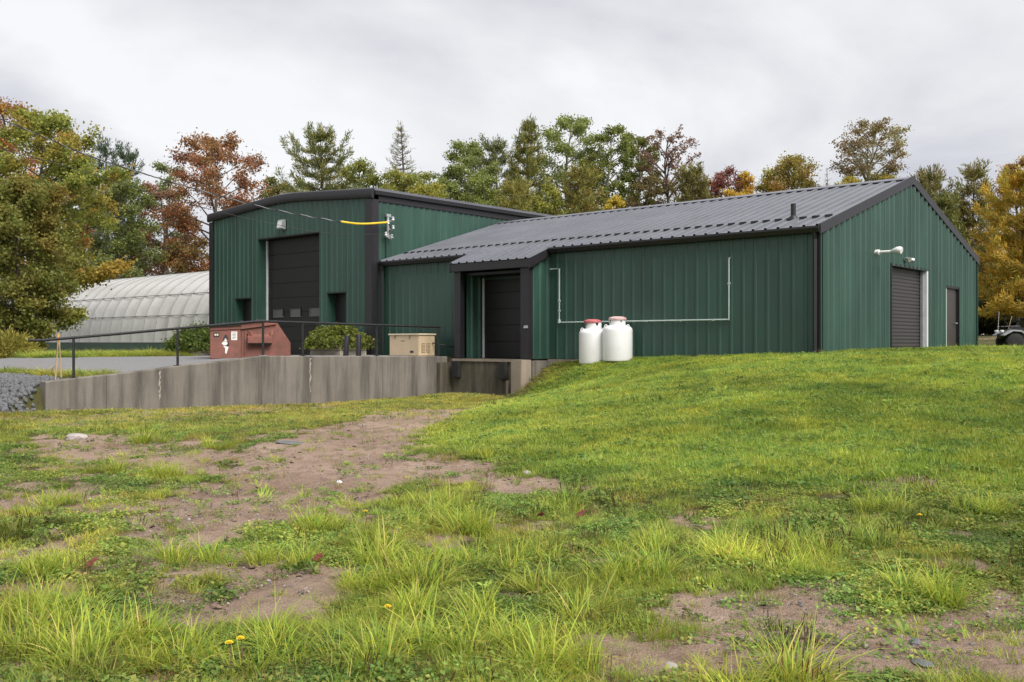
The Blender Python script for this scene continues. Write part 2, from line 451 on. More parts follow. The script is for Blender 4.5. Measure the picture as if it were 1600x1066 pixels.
def wthing(name, label, cat, x, y, z, group=None, rot=0.0):
    ob = bpy.data.objects.new(name, None); COL.objects.link(ob)
    ob.empty_display_size = .2
    ob.location = (x, y, z + EYE); ob.rotation_euler = (0, 0, rot)
    return tag(ob, label, cat, group)

def npmesh(name, V, Fq, cols=None, m=None, attrs=None):
    """V (n,3); Fq (k,3 or 4); cols (n,3)"""
    me = bpy.data.meshes.new(name)
    V = np.ascontiguousarray(V, np.float32); Fq = np.ascontiguousarray(Fq, np.int32)
    k, w = Fq.shape
    me.vertices.add(len(V)); me.vertices.foreach_set('co', V.ravel())
    me.loops.add(k * w); me.loops.foreach_set('vertex_index', Fq.ravel())
    me.polygons.add(k); me.polygons.foreach_set('loop_start', np.arange(0, k * w, w, dtype=np.int32))
    me.update(calc_edges=True)
    if cols is not None:
        a = me.attributes.new('col', 'FLOAT_COLOR', 'POINT')
        a.data.foreach_set('color', np.concatenate([cols, np.ones((len(cols), 1))], 1).astype(np.float32).ravel())
    for k_, arr in (attrs or {}).items():
        a = me.attributes.new(k_, 'FLOAT', 'POINT'); a.data.foreach_set('value', np.asarray(arr, np.float32))
    if m: me.materials.append(m)
    return me

# ------------------------------------------------------------------ dirt mask (outlines measured on the photograph, laid on the terrain)
DIRT = [
 [(765,634),(640,640),(560,655),(470,672),(400,700),(330,745),(255,790),(232,850),(300,850),(365,835),(430,810),(520,800),(575,780),(600,748),(680,752),(745,760),(830,775),(838,756),(760,728),(640,706),(625,690),(665,668),(720,650)],
 [(330,890),(420,870),(470,905),(530,935),(520,965),(440,975),(360,965),(322,925)],
 [(930,1010),(1000,995),(1060,960),(1180,935),(1300,930),(1330,965),(1420,985),(1600,990),(1600,1066),(1180,1066),(1060,1040)],
 [(1480,935),(1600,925),(1600,965),(1520,965)],
 [(60,690),(180,680),(330,690),(400,720),(300,745),(180,735),(80,725)],
 [(0,745),(110,760),(210,790),(200,815),(90,800),(0,800)],
 [(200,850),(310,870),(330,930),(250,900)],
 [(60,830),(140,850),(190,880),(110,890),(30,860)],
 [(1370,752),(1440,745),(1455,755),(1400,762)],
 [(0,650),(120,648),(330,642),(520,632),(520,640),(330,655),(120,663),(0,664)],
]
DIRT_W = [1.0, .9, .85, .75, .75, .7, .7, .65, .7, .6]
DPOLY = [np.array([pixg(*q) for q in poly]) for poly in DIRT]
def sdist(x, y, P):
    """signed distance to polygon, negative inside"""
    x = np.asarray(x, float); y = np.asarray(y, float)
    d = np.full(x.shape, 1e9); ins = np.zeros(x.shape, bool)
    for i in range(len(P)):
        a = P[i]; b_ = P[(i + 1) % len(P)]
        ex, ey = b_ - a
        tt = np.clip(((x - a[0]) * ex + (y - a[1]) * ey) / (ex * ex + ey * ey + 1e-9), 0, 1)
        d = np.minimum(d, np.hypot(x - a[0] - tt * ex, y - a[1] - tt * ey))
        cond = (a[1] > y) != (b_[1] > y)
        xi = a[0] + (y - a[1]) / (b_[1] - a[1] + 1e-12) * ex
        ins ^= cond & (x < xi)
    return np.where(ins, -d, d)
def dirt_mask(x, y):
    x = np.asarray(x, float); y = np.asarray(y, float)
    r_ = np.hypot(x, y)
    wob = (fbm(x * 1.6, y * 1.6, 11, 4) - .5) * 2.2 + (fbm(x * 6, y * 6, 12, 3) - .5) * 1.2
    out_ = np.zeros(x.shape)
    for P, w in zip(DPOLY, DIRT_W):
        d = sdist(x, y, P) + wob * (.25 + .02 * r_)
        out_ = np.maximum(out_, w * (1 - sstep(d, -.06, .34)))
    return out_
# lawn side of the picture
LAWN = np.array([pixg(*q) for q in [(832,600),(770,628),(690,655),(640,690),(760,720),(830,742),(1000,760),(1200,765),(1400,750),(1600,770)]] + [(40, 12), (40, 45), (3, 45), (2, 30)])
def lawn_mask(x, y):
    return 1 - sstep(sdist(x, y, LAWN) + (fbm(np.asarray(x) * .8, np.asarray(y) * .8, 21, 3) - .5) * 1.2, -.8, .5)

# ------------------------------------------------------------------ ground sheet (grid lined up with the buildings)
def axis(bps):
    """bps: list of (start, step) then end"""
    o_ = []
    for (a, st), (b_, _x) in zip(bps[:-1], bps[1:]):
        n_ = max(1, int(round((b_ - a) / st))); o_ += list(np.linspace(a, b_, n_, endpoint=False))
    return np.array(o_ + [bps[-1][0]])
gu = axis([(-700, 60), (-100, 8), (-30, .6), (-18, .085), (14, .5), (60, 8), (120, 60), (900, 0)])
gv = axis([(-700, 60), (-100, 8), (-32, .4), (-24, .085), (-8, .11), (2, .6), (50, 8), (100, 60), (1200, 0)])
UU, VV = np.meshgrid(gu, gv, indexing='ij')
XX = CX - UU * CO + VV * SI; YY = CY + UU * SI + VV * CO
ZZ = ground(XX.ravel(), YY.ravel()).reshape(XX.shape)
DM = dirt_mask(XX.ravel(), YY.ravel()).reshape(XX.shape)
_lm = lawn_mask(XX.ravel(), YY.ravel()).reshape(XX.shape)
DM = np.maximum(DM, .75 * sstep(fbm(XX * 1.9, YY * 1.9, 51, 4), .50, .66) * (1 - _lm) * (np.hypot(XX, YY) < 24))
DM = np.maximum(DM, .45 * sstep(fbm(XX * .7, YY * .7, 52, 3), .55, .7) * (XX > 14) * (YY > 36))
ZZ = ZZ + ((fbm(XX * 5, YY * 5, 31, 3) - .5) * .05 + (fbm(XX * 2.2 + YY * .9, YY * 1.1 - XX * .5, 32, 3) - .5) * .09 * DM + np.abs(fbm(XX * 4.5, YY * 4.5, 33, 2) - .5) * -.05 * DM) * (np.hypot(XX, YY) < 30)
nu, nv = XX.shape
idx = np.arange(nu * nv).reshape(nu, nv)
Fg = np.stack([idx[:-1, :-1], idx[:-1, 1:], idx[1:, 1:], idx[1:, :-1]], -1).reshape(-1, 4)
me = npmesh('ground', np.stack([XX, YY, ZZ + EYE], -1).reshape(-1, 3), Fg, None, M['soil'], {'dirt': DM.ravel()})
me.polygons.foreach_set('use_smooth', [True] * len(me.polygons))
tag(bpy.data.objects.new('ground', me), kind='structure')
COL.objects.link(bpy.data.objects['ground'])

# gravel drive
def sheet(name, rects, m, dz, step=.4):
    V_, F_ = [], []
    for (u0, u1, v0, v1) in rects:
        a = np.linspace(u0, u1, max(2, int((u1 - u0) / step))); b_ = np.linspace(v0, v1, max(2, int((v1 - v0) / step)))
        A, B = np.meshgrid(a, b_, indexing='ij')
        edge = np.minimum(np.minimum(A - u0 + 9, u1 - A + 9), np.minimum(B - v0, v1 - B))
        B2 = B + (fbm(A * .7, B * .7, 5, 3) - .5) * .9 * (1 if v0 < -8 else .2)
        x = CX - A * CO + B2 * SI; y = CY + A * SI + B2 * CO
        z = ground(x.ravel(), y.ravel()).reshape(x.shape) + dz
        z[0, :] -= .07; z[-1, :] -= .07; z[:, 0] -= .07; z[:, -1] -= .07
        k = sum(len(q) for q in V_)
        V_.append(np.stack([x, y, z + EYE], -1).reshape(-1, 3))
        i_ = np.arange(A.size).reshape(A.shape) + k
        F_.append(np.stack([i_[:-1, :-1], i_[:-1, 1:], i_[1:, 1:], i_[1:, :-1]], -1).reshape(-1, 4))
    me_ = npmesh(name, np.concatenate(V_), np.concatenate(F_), None, m)
    me_.polygons.foreach_set('use_smooth', [True] * len(me_.polygons))
    ob = bpy.data.objects.new(name, me_); COL.objects.link(ob); return ob
tag(sheet('gravel_drive', [(13.0, 80, -11.6, -7.4), (12.45, 25.0, -7.45, -.55)], M['gravel'], .03), kind='structure')

# ------------------------------------------------------------------ ribbed cladding
def ribbed(p, a0, a1, pitch, rb, rt, rh):
    """profile along one axis: list of (a, offset) with trapezoid ribs phased on multiples of the pitch"""
    pts = []
    k = math.floor(a0 / pitch) - 1
    raw = []
    while k * pitch < a1 + pitch:
        c_ = k * pitch
        raw += [(c_ - rb / 2, 0), (c_ - rt / 2, rh), (c_ + rt / 2, rh), (c_ + rb / 2, 0)]
        k += 1
    def val(a):
        for (x0, y0), (x1, y1) in zip(raw[:-1], raw[1:]):
            if x0 <= a <= x1: return y0 + (y1 - y0) * (a - x0) / max(1e-9, x1 - x0)
        return 0
    pts = [(a0, val(a0))] + [q for q in raw if a0 + 1e-4 < q[0] < a1 - 1e-4] + [(a1, val(a1))]
    return pts
def wall_panel(parent, org, axis_, fixed, sign, a0, a1, zb, zt, m, pitch=.345, rb=.17, rt=.07, rh=.035, seam=.012, name='wall_panel'):
    """one sheet of wall cladding from a0 to a1. axis_ 'u' or 'v'; fixed = other coordinate; sign = outward direction"""
    P = ribbed(None, a0, a1, pitch, rb, rt, rh)
    P = [(P[0][0], P[0][1])] + P[1:]
    mb = MB(); n_ = len(P); vs = []
    for a, h in P:
        f_ = fixed + sign * h
        bot = zb(a) if callable(zb) else zb; top = zt(a) if callable(zt) else zt
        for z in (bot, top): vs.append((a, f_, z) if axis_ == 'u' else (f_, a, z))
    fs = [(2 * i, 2 * i + 2, 2 * i + 3, 2 * i + 1) for i in range(n_ - 1)]
    # returned lap edge, so that the joint of two sheets has depth
    k = len(vs); a, h = P[-1]
    f1 = fixed + sign * (h + seam); f0 = fixed + sign * h
    bot = zb(a) if callable(zb) else zb; top = zt(a) if callable(zt) else zt
    a2 = a - .03
    q = [(a2, f1, bot), (a2, f1, top), (a, f1, bot), (a, f1, top), (a, f0, bot), (a, f0, top)]
    if seam:
        vs += [(x, y, z) if axis_ == 'u' else (y, x, z) for x, y, z in q]
        fs += [(k, k + 2, k + 3, k + 1), (k + 2, k + 4, k + 5, k + 3)]
    mb.add(vs, fs)
    return mb.build(name, m, parent, org)
def run(parent, org, axis_, fixed, sign, a0, a1, width, zb, zt, openings, m, **kw):
    """clad a wall with sheets, leaving openings (b0, b1, head) free"""
    cuts = {a0, a1}
    k = math.ceil(a0 / width + 1e-6)
    while k * width < a1: cuts.add(k * width); k += 1
    for b0, b1, hd in openings: cuts |= {b0, b1}
    cuts = sorted(cuts)
    for c0, c1 in zip(cuts[:-1], cuts[1:]):
        if c1 - c0 < .02: continue
        mid = (c0 + c1) / 2; bot = zb
        for b0, b1, hd in openings:
            if b0 < mid < b1: bot = hd
        wall_panel(parent, org, axis_, fixed, sign, c0, c1, bot, zt, m, seam=.006 if c1 - c0 > .2 else 0, **kw)

# ------------------------------------------------------------------ the long low building
LU, LV = 16.27, 12.75
VA = LV / 2                                  # ridge
EV, EZ = -.12, 2.875                         # eave edge
RZ = 4.84
SL = (RZ - EZ) / (VA - EV)
def lroof(v): return RZ - abs(v - VA) * SL
LOW_O = (0, 0, -.6)
low = thing('low_building', 'long low green metal building with grey ribbed gable roof and white gas pipe', 'building', *LOW_O)
FL = -.5
BU0, BU1, BD = 8.62, 11.72, .90              # bump-out for the loading door
# structure core keeps daylight out
MB().box((.12, .12, -1.2), (LU, LV - .12, 2.6)).build('inner_wall', M['gutter'], low, LOW_O)
MB().prism([(.12, .12, 2.6), (.12, LV - .12, 2.6), (.12, VA, RZ - .12)], (LU - .12, 0, 0)).build('attic', M['gutter'], low, LOW_O)
MB().box((-.02, -.04, -1.7), (BU0, .25, FL - .012)).build('foundation', M['concrete_pale'], low, LOW_O, bevel=.01)
MB().box((-.02, .26, -1.7), (.25, LV + .02, FL - .012)).build('foundation', M['concrete_pale'], low, LOW_O, bevel=.01)
# long wall
run(low, LOW_O, 'u', 0, -1, .03, BU0, 1.035, FL, lroof(0) - .05, [], M['green'], rb=.11, rt=.05, rh=.026)
run(low, LOW_O, 'u', 0, -1, BU1, LU, 1.035, FL, lroof(0) - .05, [], M['green'], rb=.11, rt=.05, rh=.026)
# rear wall
run(low, LOW_O, 'u', LV, 1, .03, LU, 1.035, FL, lroof(LV) - .05, [], M['green'])
# gable end with two door openings
GD = (4.72, 7.72, 2.17); MD = (9.45, 10.72, 1.80)
GB = -.45
def gtop(v): return lroof(v) - .06
def gable_run():
    cuts = {.03, VA, LV - .03}
    k = 1
    while k * 1.035 < LV - .03: cuts.add(k * 1.035); k += 1
    ops = [GD, MD]
    for b0, b1, hd in ops: cuts |= {b0, b1}
    cuts = sorted(cuts)
    for c0, c1 in zip(cuts[:-1], cuts[1:]):
        if c1 - c0 < .02: continue
        mid = (c0 + c1) / 2; bot = GB
        for b0, b1, hd in ops:
            if b0 < mid < b1: bot = hd
        wall_panel(low, LOW_O, 'v', 0, -1, c0, c1, bot, gtop, M['green'], rb=.24, rt=.09, rh=.085, seam=.006 if c1 - c0 > .2 else 0)
gable_run()
# roof sheets
def roof_sheets(v_lo, z_lo, v_hi, z_hi, u0, u1, parent, org, m, pitch=.345, width=1.035, rb=.085, rt=.060, rh=.042):
    d = Vector((0, v_hi - v_lo, z_hi - z_lo)); nrm = Vector((0, -(z_hi - z_lo), (v_hi - v_lo)))
    if nrm.z < 0: nrm = -nrm
    nrm.normalize()
    cuts = [u0]; k = math.ceil(u0 / width + .05)
    while k * width < u1 - .05: cuts.append(k * width); k += 1
    cuts.append(u1)
    for c0, c1 in zip(cuts[:-1], cuts[1:]):
        P = ribbed(None, c0, c1, pitch, rb, rt, rh)
        vs = []
        for a, h in P:
            for tt in (0, 1):
                q = Vector((a, v_lo, z_lo)) + d * tt + nrm * h
                vs.append(tuple(q))
        fs = [(2 * i, 2 * i + 2, 2 * i + 3, 2 * i + 1) for i in range(len(P) - 1)]
        # thin turned-down lip at the eave gives the sheet its edge
        k_ = len(vs)
        for a, h in P:
            q = Vector((a, v_lo, z_lo)) + nrm * (h - .006); vs.append(tuple(q))
        fs += [(2 * i, k_ + i, k_ + i + 1, 2 * i + 2) for i in range(len(P) - 1)]
        ob = MB().add(vs, fs).build('roof_panel', m, parent, org)
roof_sheets(EV, EZ, VA - .03, RZ - .01, -.06, LU, low, LOW_O, M['roof'])
roof_sheets(LV - EV, EZ, VA + .03, RZ - .01, -.06, LU, low, LOW_O, M['roof'])
roof_sheets(-1.06, 2.50, .30, lroof(.30) + .035, BU0 - .16, BU1 + .1, low, LOW_O, M['roof'])
# ridge cap
rc = .32
MB().add([(-.08, VA - rc, RZ - rc * SL + .058), (-.08, VA, RZ + .062), (-.08, VA + rc, RZ - rc * SL + .058),
          (LU, VA - rc, RZ - rc * SL + .058), (LU, VA, RZ + .062), (LU, VA + rc, RZ - rc * SL + .058),
          (-.08, VA - rc, RZ - rc * SL + .035), (LU, VA - rc, RZ - rc * SL + .035), (-.08, VA + rc, RZ - rc * SL + .035), (LU, VA + rc, RZ - rc * SL + .035)],
         [(0, 1, 4, 3), (1, 2, 5, 4), (0, 3, 7, 6), (2, 8, 9, 5)]).build('ridge_cap', M['roof'], low, LOW_O)
# snow guards between the ribs near the eave
SGV = .95
sg_z = lroof(SGV)
guard = None
k = 0
while k * .345 + .0 < LU - .35:
    u_ = k * .345 + .075
    if guard is None:
        guard = MB().prism([(u_, SGV, sg_z + .004), (u_, SGV + .05, sg_z + .004 + .05 * SL), (u_, SGV + .03, sg_z + .075), (u_, SGV - .0, sg_z + .07)], (.2, 0, 0)).build('snow_guard', M['trim'], low, LOW_O)
        g0 = u_
    else:
        g = guard.copy(); COL.objects.link(g); g.parent = low; g.location = (-(u_ - g0), 0, 0)
    k += 1
# vent stack
vs_v = 1.0; vs_u = 1.15
MB().tube([(vs_u, vs_v, lroof(vs_v) - .05), (vs_u, vs_v, lroof(vs_v) + .42)], .065, 12).lathe([(.13, lroof(vs_v) - .02), (.12, lroof(vs_v) + .06), (.07, lroof(vs_v) + .11)], (vs_u, vs_v, 0), 12).build('vent_stack', M['black'], low, LOW_O, smooth=True)
# rake trims on the gable
for s_ in (0, 1):
    v0, v1 = (EV - .02, VA) if s_ == 0 else (LV - EV + .02, VA)
    z0 = EZ - .02
    MB().prism([(-.065, v0, z0 - .19), (-.065, v0, z0 + .06), (-.065, v1, RZ + .075), (-.065, v1, RZ - .17)], (-.035, 0, 0)).build('rake_trim', M['trim'], low, LOW_O)
# corner trims
MB().box((-.06, -.055, GB - .15), (.10, -.035, 2.69)).build('corner_trim', M['gutter'], low, LOW_O)
MB().box((-.062, -.034, GB - .15), (-.052, .06, 2.69)).build('corner_trim', M['green'], low, LOW_O)
MB().box((-.07, LV - .08, GB - .15), (-.055, LV + .06, 2.69)).build('corner_trim', M['green'], low, LOW_O)
# gutters and downspouts
def gutter(u0, u1):
    z = EZ - .015
    pr = [(u0, EV + .03, z), (u0, EV - .105, z), (u0, EV - .115, z - .05), (u0, EV - .07, z - .155), (u0, EV + .03, z - .165)]
    return MB().prism(pr, (u1 - u0, 0, 0)).build('gutter', M['gutter'], low, LOW_O)
gutter(-.08, BU0 - .16); gutter(BU1 + .1, LU - .06)
MB().box((-.04, -.11, lroof(0) - .16), (BU0 - .1, -.04, lroof(0) - .06)).build('eave_trim', M['gutter'], low, LOW_O)
ds = MB().tube([(.06, -.17, 2.72), (.06, -.115, 2.55), (.06, -.115, -.22)], .055, 4).build('downspout', M['gutter'], low, LOW_O)
MB().tube([(.06, -.115, -.22), (.08, -.17, -.33), (.28, -.52, -.40)], .06, 4).build('downspout_elbow', M['gutter'], low, LOW_O)
MB().tube([(16.12, -.17, 2.72), (16.12, -.10, 2.5), (16.12, -.10, -.4)], .06, 4).build('downspout', M['gutter'], low, LOW_O)
# roll-up door in the gable end
rd = MB().box((.13, GD[0] + .02, GB), (.16, GD[1] - .02, GD[2])).build('roller_door', M['door_brown'], low, LOW_O)
nsl = 24; hs = (GD[2] - (-.34)) / nsl
sl0 = None
for i in range(nsl):
    z = -.34 + i * hs
    if sl0 is None:
        sl0 = MB().prism([(.128, GD[0] + .05, z + .004), (.116, GD[0] + .05, z + .02), (.116, GD[0] + .05, z + hs - .03), (.128, GD[0] + .05, z + hs - .006)], (0, GD[1] - GD[0] - .1, 0)).build('slat', M['door_brown'], rd, LOW_O)
    else:
        s2 = sl0.copy(); COL.objects.link(s2); s2.parent = rd; s2.location = (0, 0, i * hs)
MB().box((-.075, GD[1] - .13, GB), (.12, GD[1] + .0, GD[2])).build('door_jamb', M['jamb'], low, LOW_O, bevel=.006)
MB().box((.02, GD[1] - .20, GB), (.10, GD[1] - .14, GD[2])).build('door_track', M['galv'], low, LOW_O)
MB().box((-.06, GD[0] - .03, GB), (.12, GD[0] + .03, GD[2])).build('door_jamb', M['gutter'], low, LOW_O)
MB().box((-.07, GD[0] - .05, GD[2]), (.12, GD[1] + .04, GD[2] + .07)).build('door_head', M['gutter'], low, LOW_O)
# man door
md = MB().box((.0, MD[0] + .07, GB), (.05, MD[1] - .07, MD[2] - .06)).build('door', M['mandoor'], low, LOW_O, bevel=.005)
MB().tube([(-.01, MD[1] - .2, .62), (-.07, MD[1] - .2, .62), (-.075, MD[1] - .36, .62)], .022, 8).lathe([(.04, .0), (.04, .012)], (0, MD[1] - .2, .62), 10).build('handle', M['galv'], md, LOW_O)
MB().box((-.055, MD[0], GB), (.1, MD[0] + .065, MD[2])).build('door_frame', M['pipe'], low, LOW_O)
MB().box((-.055, MD[1] - .065, GB), (.1, MD[1], MD[2])).build('door_frame', M['gutter'], low, LOW_O)
MB().box((-.07, MD[0] - .03, MD[2] - .06), (.1, MD[1] + .03, MD[2] + .02)).build('door_head', M['gutter'], low, LOW_O)
# pipe lamp and twin spot above the roller door
pl = MB().tube([(-.03, 3.46, 2.45), (-.18, 3.46, 2.45)], .075, 12).tube([(-.12, 3.46, 2.45), (-.55, 3.46, 2.45)], .042, 12).build('vent_pipe', M['white'], low, LOW_O, smooth=True)
MB().tube([(-.50, 3.46, 2.45), (-.58, 3.46, 2.46), (-.66, 3.46, 2.47), (-.74, 3.46, 2.47), (-.78, 3.46, 2.46)], [.045, .075, .10, .105, .09], 14).build('pipe_hood', M['white'], pl, LOW_O, smooth=True)
wl = MB().box((-.05, 5.72, 2.36), (-.09, 5.86, 2.46)).build('spot_light', M['galv'], low, LOW_O)
for dv_ in (-.10, .12):
    MB().tube([(-.08, 5.79, 2.40), (-.12, 5.79 + dv_ * .6, 2.42)], .015, 6).tube([(-.11, 5.79 + dv_ * .6, 2.43), (-.24, 5.79 + dv_ * 1.4, 2.38)], [.045, .07], 10).build('lamp_head', M['galv'], wl, LOW_O)
# gas pipe on the long wall
gp = -.075
def hz(px, py, v=-.075):
    x_ = (px - 800) / F
    u = (CX + v * SI - x_ * (CY + v * CO)) / (CO + x_ * SI)
    Y = CY + u * SI + v * CO
    return u, (535 - py) * Y / F
a = [hz(860, 421), hz(874, 421.5), hz(874, 504), hz(925, 504)]
b_ = [hz(965, 503), hz(1139, 499.5), hz(1139, 404)]
za = (a[2][1] + b_[1][1]) / 2
MB().tube([(a[0][0], gp, a[0][1]), (a[1][0], gp, a[0][1]), (a[1][0], gp, za), (6.1, gp, za)], .024, 8).build('gas_pipe', M['pipe'], low, LOW_O)
MB().tube([(6.0, gp - .001, za), (b_[1][0], gp, za), (b_[2][0], gp, b_[2][1]), (b_[2][0], .0, b_[2][1] + .02)], .024, 8).build('gas_pipe', M['pipe'], low, LOW_O)
for (u_, z_) in ((a[1][0], 1.25), (a[1][0], .95), (b_[2][0], 1.55), (3.9, za), (5.0, za), (2.9, za)):
    MB().box((u_ - .025, gp - .026, z_ - .026), (u_ + .025, -.037, z_ + .026)).build('pipe_clip', M['pipe'], low, LOW_O)
MB().lathe([(.02, -.06), (.045, -.04), (.045, .05), (.02, .07)], (a[1][0], gp, .62), 10).build('pipe_valve', M['pipe'], low, LOW_O)

# bump-out: side walls, posts, recessed door
RD = 1.02                                    # depth of the recess from the front
MB().box((BU0 + .12, -BD + RD + .06, -1.6), (BU1 - .05, .6, 2.55)).build('inner_wall', M['gutter'], low, LOW_O)
wall_panel(low, LOW_O, 'v', BU0, -1, -BD + .14, -.0, FL, lambda v: 2.50 + (v + 1.06) * .33, M['green'], seam=0)
wall_panel(low, LOW_O, 'v', BU1, 1, -BD + .14, -.0, FL, lambda v: 2.50 + (v + 1.06) * .33, M['green'], seam=0)
wall_panel(low, LOW_O, 'v', BU1 - .24, -1, -BD + .24, -BD + RD + .04, FL, 2.42, M['green'], seam=0)
wall_panel(low, LOW_O, 'v', BU0 + .32, 1, -BD + .24, -BD + RD + .04, FL, 2.42, M['green'], seam=0)
MB().box((BU0 - .02, -BD - .02, FL), (BU0 + .33, -BD + .17, 2.30)).build('door_post', M['trim'], low, LOW_O, bevel=.008)
MB().box((BU1 - .26, -BD - .02, FL), (BU1 + .02, -BD + .17, 2.30)).build('door_post', M['trim'], low, LOW_O, bevel=.008)
MB().box((BU0 - .12, -BD - .14, 2.24), (BU1 + .08, -BD + .17, 2.485)).build('bump_fascia', M['trim'], low, LOW_O, bevel=.008)
MB().prism([(BU0 - .14, -1.05, 2.20), (BU0 - .14, -1.05, 2.49), (BU0 - .14, -.1, 2.87), (BU0 - .14, -.1, 2.62)], (.04, 0, 0)).build('rake_trim', M['trim'], low, LOW_O)
MB().prism([(BU1 + .08, -1.05, 2.20), (BU1 + .08, -1.05, 2.49), (BU1 + .08, -.1, 2.87), (BU1 + .08, -.1, 2.62)], (.04, 0, 0)).build('rake_trim', M['trim'], low, LOW_O)
MB().box((BU0 + .3, -BD + .2, 2.12), (BU1 - .2, -BD + RD + .05, 2.2)).build('soffit', M['gutter'], low, LOW_O)
DV = -BD + RD
ld = MB().box((BU0 + .35, DV + .0, FL), (BU1 - .3, DV + .04, 2.12)).build('loading_door', M['door_dark'], low, LOW_O)
ns = 5; hs = 2.62 / ns
for i in range(ns):
    MB().box((BU0 + .37, DV - .022, FL + i * hs + .008), (BU1 - .36, DV - .001, FL + (i + 1) * hs - .008)).build('door_section', M['door_dark'], ld, LOW_O, bevel=.006)
MB().box((BU1 - .36, DV - .06, FL), (BU1 - .30, DV - .02, 2.08)).build('door_jamb', M['jamb'], low, LOW_O)
MB().box((BU0 + .33, DV - .03, 2.02), (BU1 - .26, DV - .022, 2.1)).build('door_head', M['green'], low, LOW_O)
MB().box((BU0 + .03, -BD - .09, .42), (BU0 + .13, -BD - .022, .50)).tube([(BU0 + .08, -BD - .06, .46), (BU0 + .14, -BD - .09, .43)], .014, 6).build('door_latch', M['galv'], low, LOW_O)
# dock wall below the door with bumpers and wing pillar
dk = MB().box((BU0 + .05, -BD - .04, -1.95), (BU1 + .25, .1, FL - .014)).build('dock_wall', M['concrete_dark'], low, LOW_O, bevel=.012)
MB().box((BU0 + .0, -BD - .09, FL - .10), (BU1 + .05, -BD - .041, FL - .02)).build('dock_sill', M['concrete_pale'], dk, LOW_O, bevel=.008)
for u_ in (BU0 + .95, BU1 - .16):
    MB().box((u_ - .16, -BD - .20, -1.12), (u_ + .12, -BD - .043, -.60)).build('dock_bumper', M['rubber'], dk, LOW_O, bevel=.015)
MB().box((BU0 + .74, -BD - .10, -1.9), (BU0 + .84, -BD - .043, -1.16)).build('dock_bracket', M['concrete_pale'], dk, LOW_O)
MB().box((BU0 - .13, -BD - .52, -2.0), (BU0 + .28, -BD - .05, FL - .02)).build('wing_wall', M['concrete_pale'], low, LOW_O, bevel=.012)
MB().box((BU0 - .17, -BD - .045, -1.8), (BU0 - .0, .2, FL - .05)).build('wing_wall', M['concrete'], low, LOW_O, bevel=.012)
MB().box((BU1 + .12, -BD - .55, -2.0), (BU1 + .28, -BD + .4, FL - .14)).build('wing_wall', M['concrete_dark'], low, LOW_O, bevel=.012)

# ------------------------------------------------------------------ the tall garage building
TU0, TU1, TV0, TV1 = 16.32, 26.75, -.42, 18.0
TA = (TU0 + TU1) / 2
TE, TR = 5.38, 5.73
def troof(u): return TR - abs(u - TA) / (TU1 - TA) * (TR - TE)
TB = -.55
TALL_O = (TU0, TV0, TB)
tall = thing('tall_building', 'tall green metal garage with black overhead door behind the dumpster', 'building', *TALL_O)
MB().box((TU0 + .5, TV0 + .5, TB - .4), (TU1 - .12, TV1 - .1, 5.0)).build('inner_wall', M['gutter'], tall, TALL_O)
OD = (19.28, 23.22, 4.10); D1 = (17.72, 18.80, 1.80); D2 = (23.72, 24.84, 1.76)
run(tall, TALL_O, 'u', TV0, -1, TU0 + .16, TU1 - .16, .9, TB, lambda u: troof(u) - .26, [OD, D1, D2], M['green'], pitch=.3, rb=.13, rt=.05, rh=.032)
run(tall, TALL_O, 'v', TU0, -1, TV0 + .3, TV1, .9, TB, TE - .30, [], M['green'], pitch=.3, rb=.13, rt=.05, rh=.032)
run(tall, TALL_O, 'v', TU1, 1, TV0 + .1, TV1, .9, TB, TE - .30, [], M['green'], pitch=.3, rb=.13, rt=.05, rh=.032)
run(tall, TALL_O, 'u', TV1, 1, TU0, TU1, .9, TB, lambda u: troof(u) - .2, [], M['green'], pitch=.3, rb=.13, rt=.05, rh=.032)
# corner trims
MB().box((TU0 - .05, TV0 - .06, TB), (TU0 + .30, TV0 - .03, TE - .3)).build('corner_trim', M['trim'], tall, TALL_O)
MB().box((TU0 - .055, TV0 - .029, TB), (TU0 - .035, TV0 + .26, TE - .3)).build('corner_trim', M['trim'], tall, TALL_O)
MB().box((TU1 - .22, TV0 - .06, TB), (TU1 + .05, TV0 - .03, TE - .3)).build('corner_trim', M['trim'], tall, TALL_O)
# curved fascia on the gable side: a rounded strip that follows the low pitch
us = np.linspace(TU0 - .12, TU1 + .12, 41)
def fz(u):
    d = abs(u - TA); a_ = 1.3
    base = TR - (d / (TU1 - TA)) * (TR - TE)
    if d < a_: base = TR - ((d * d) / (2 * a_) + a_ / 2) / (TU1 - TA) * (TR - TE)
    return base
vs, fs = [], []
prof = [(.02, .05), (-.05, .06), (-.10, .03), (-.12, -.03), (-.12, -.25), (-.10, -.29), (-.04, -.30), (-.02, -.30)]
for u in us:
    for dv_, dz_ in prof: vs.append((u, TV0 + dv_, fz(u) + dz_ + .02))
n_ = len(prof)
for i in range(len(us) - 1):
    for j in range(n_ - 1): fs.append((i * n_ + j, i * n_ + j + 1, (i + 1) * n_ + j + 1, (i + 1) * n_ + j))
fs += [tuple(range(n_)), tuple(range((len(us) - 1) * n_, len(us) * n_))[::-1]]
MB().add(vs, fs).build('fascia', M['trim'], tall, TALL_O, smooth=True)
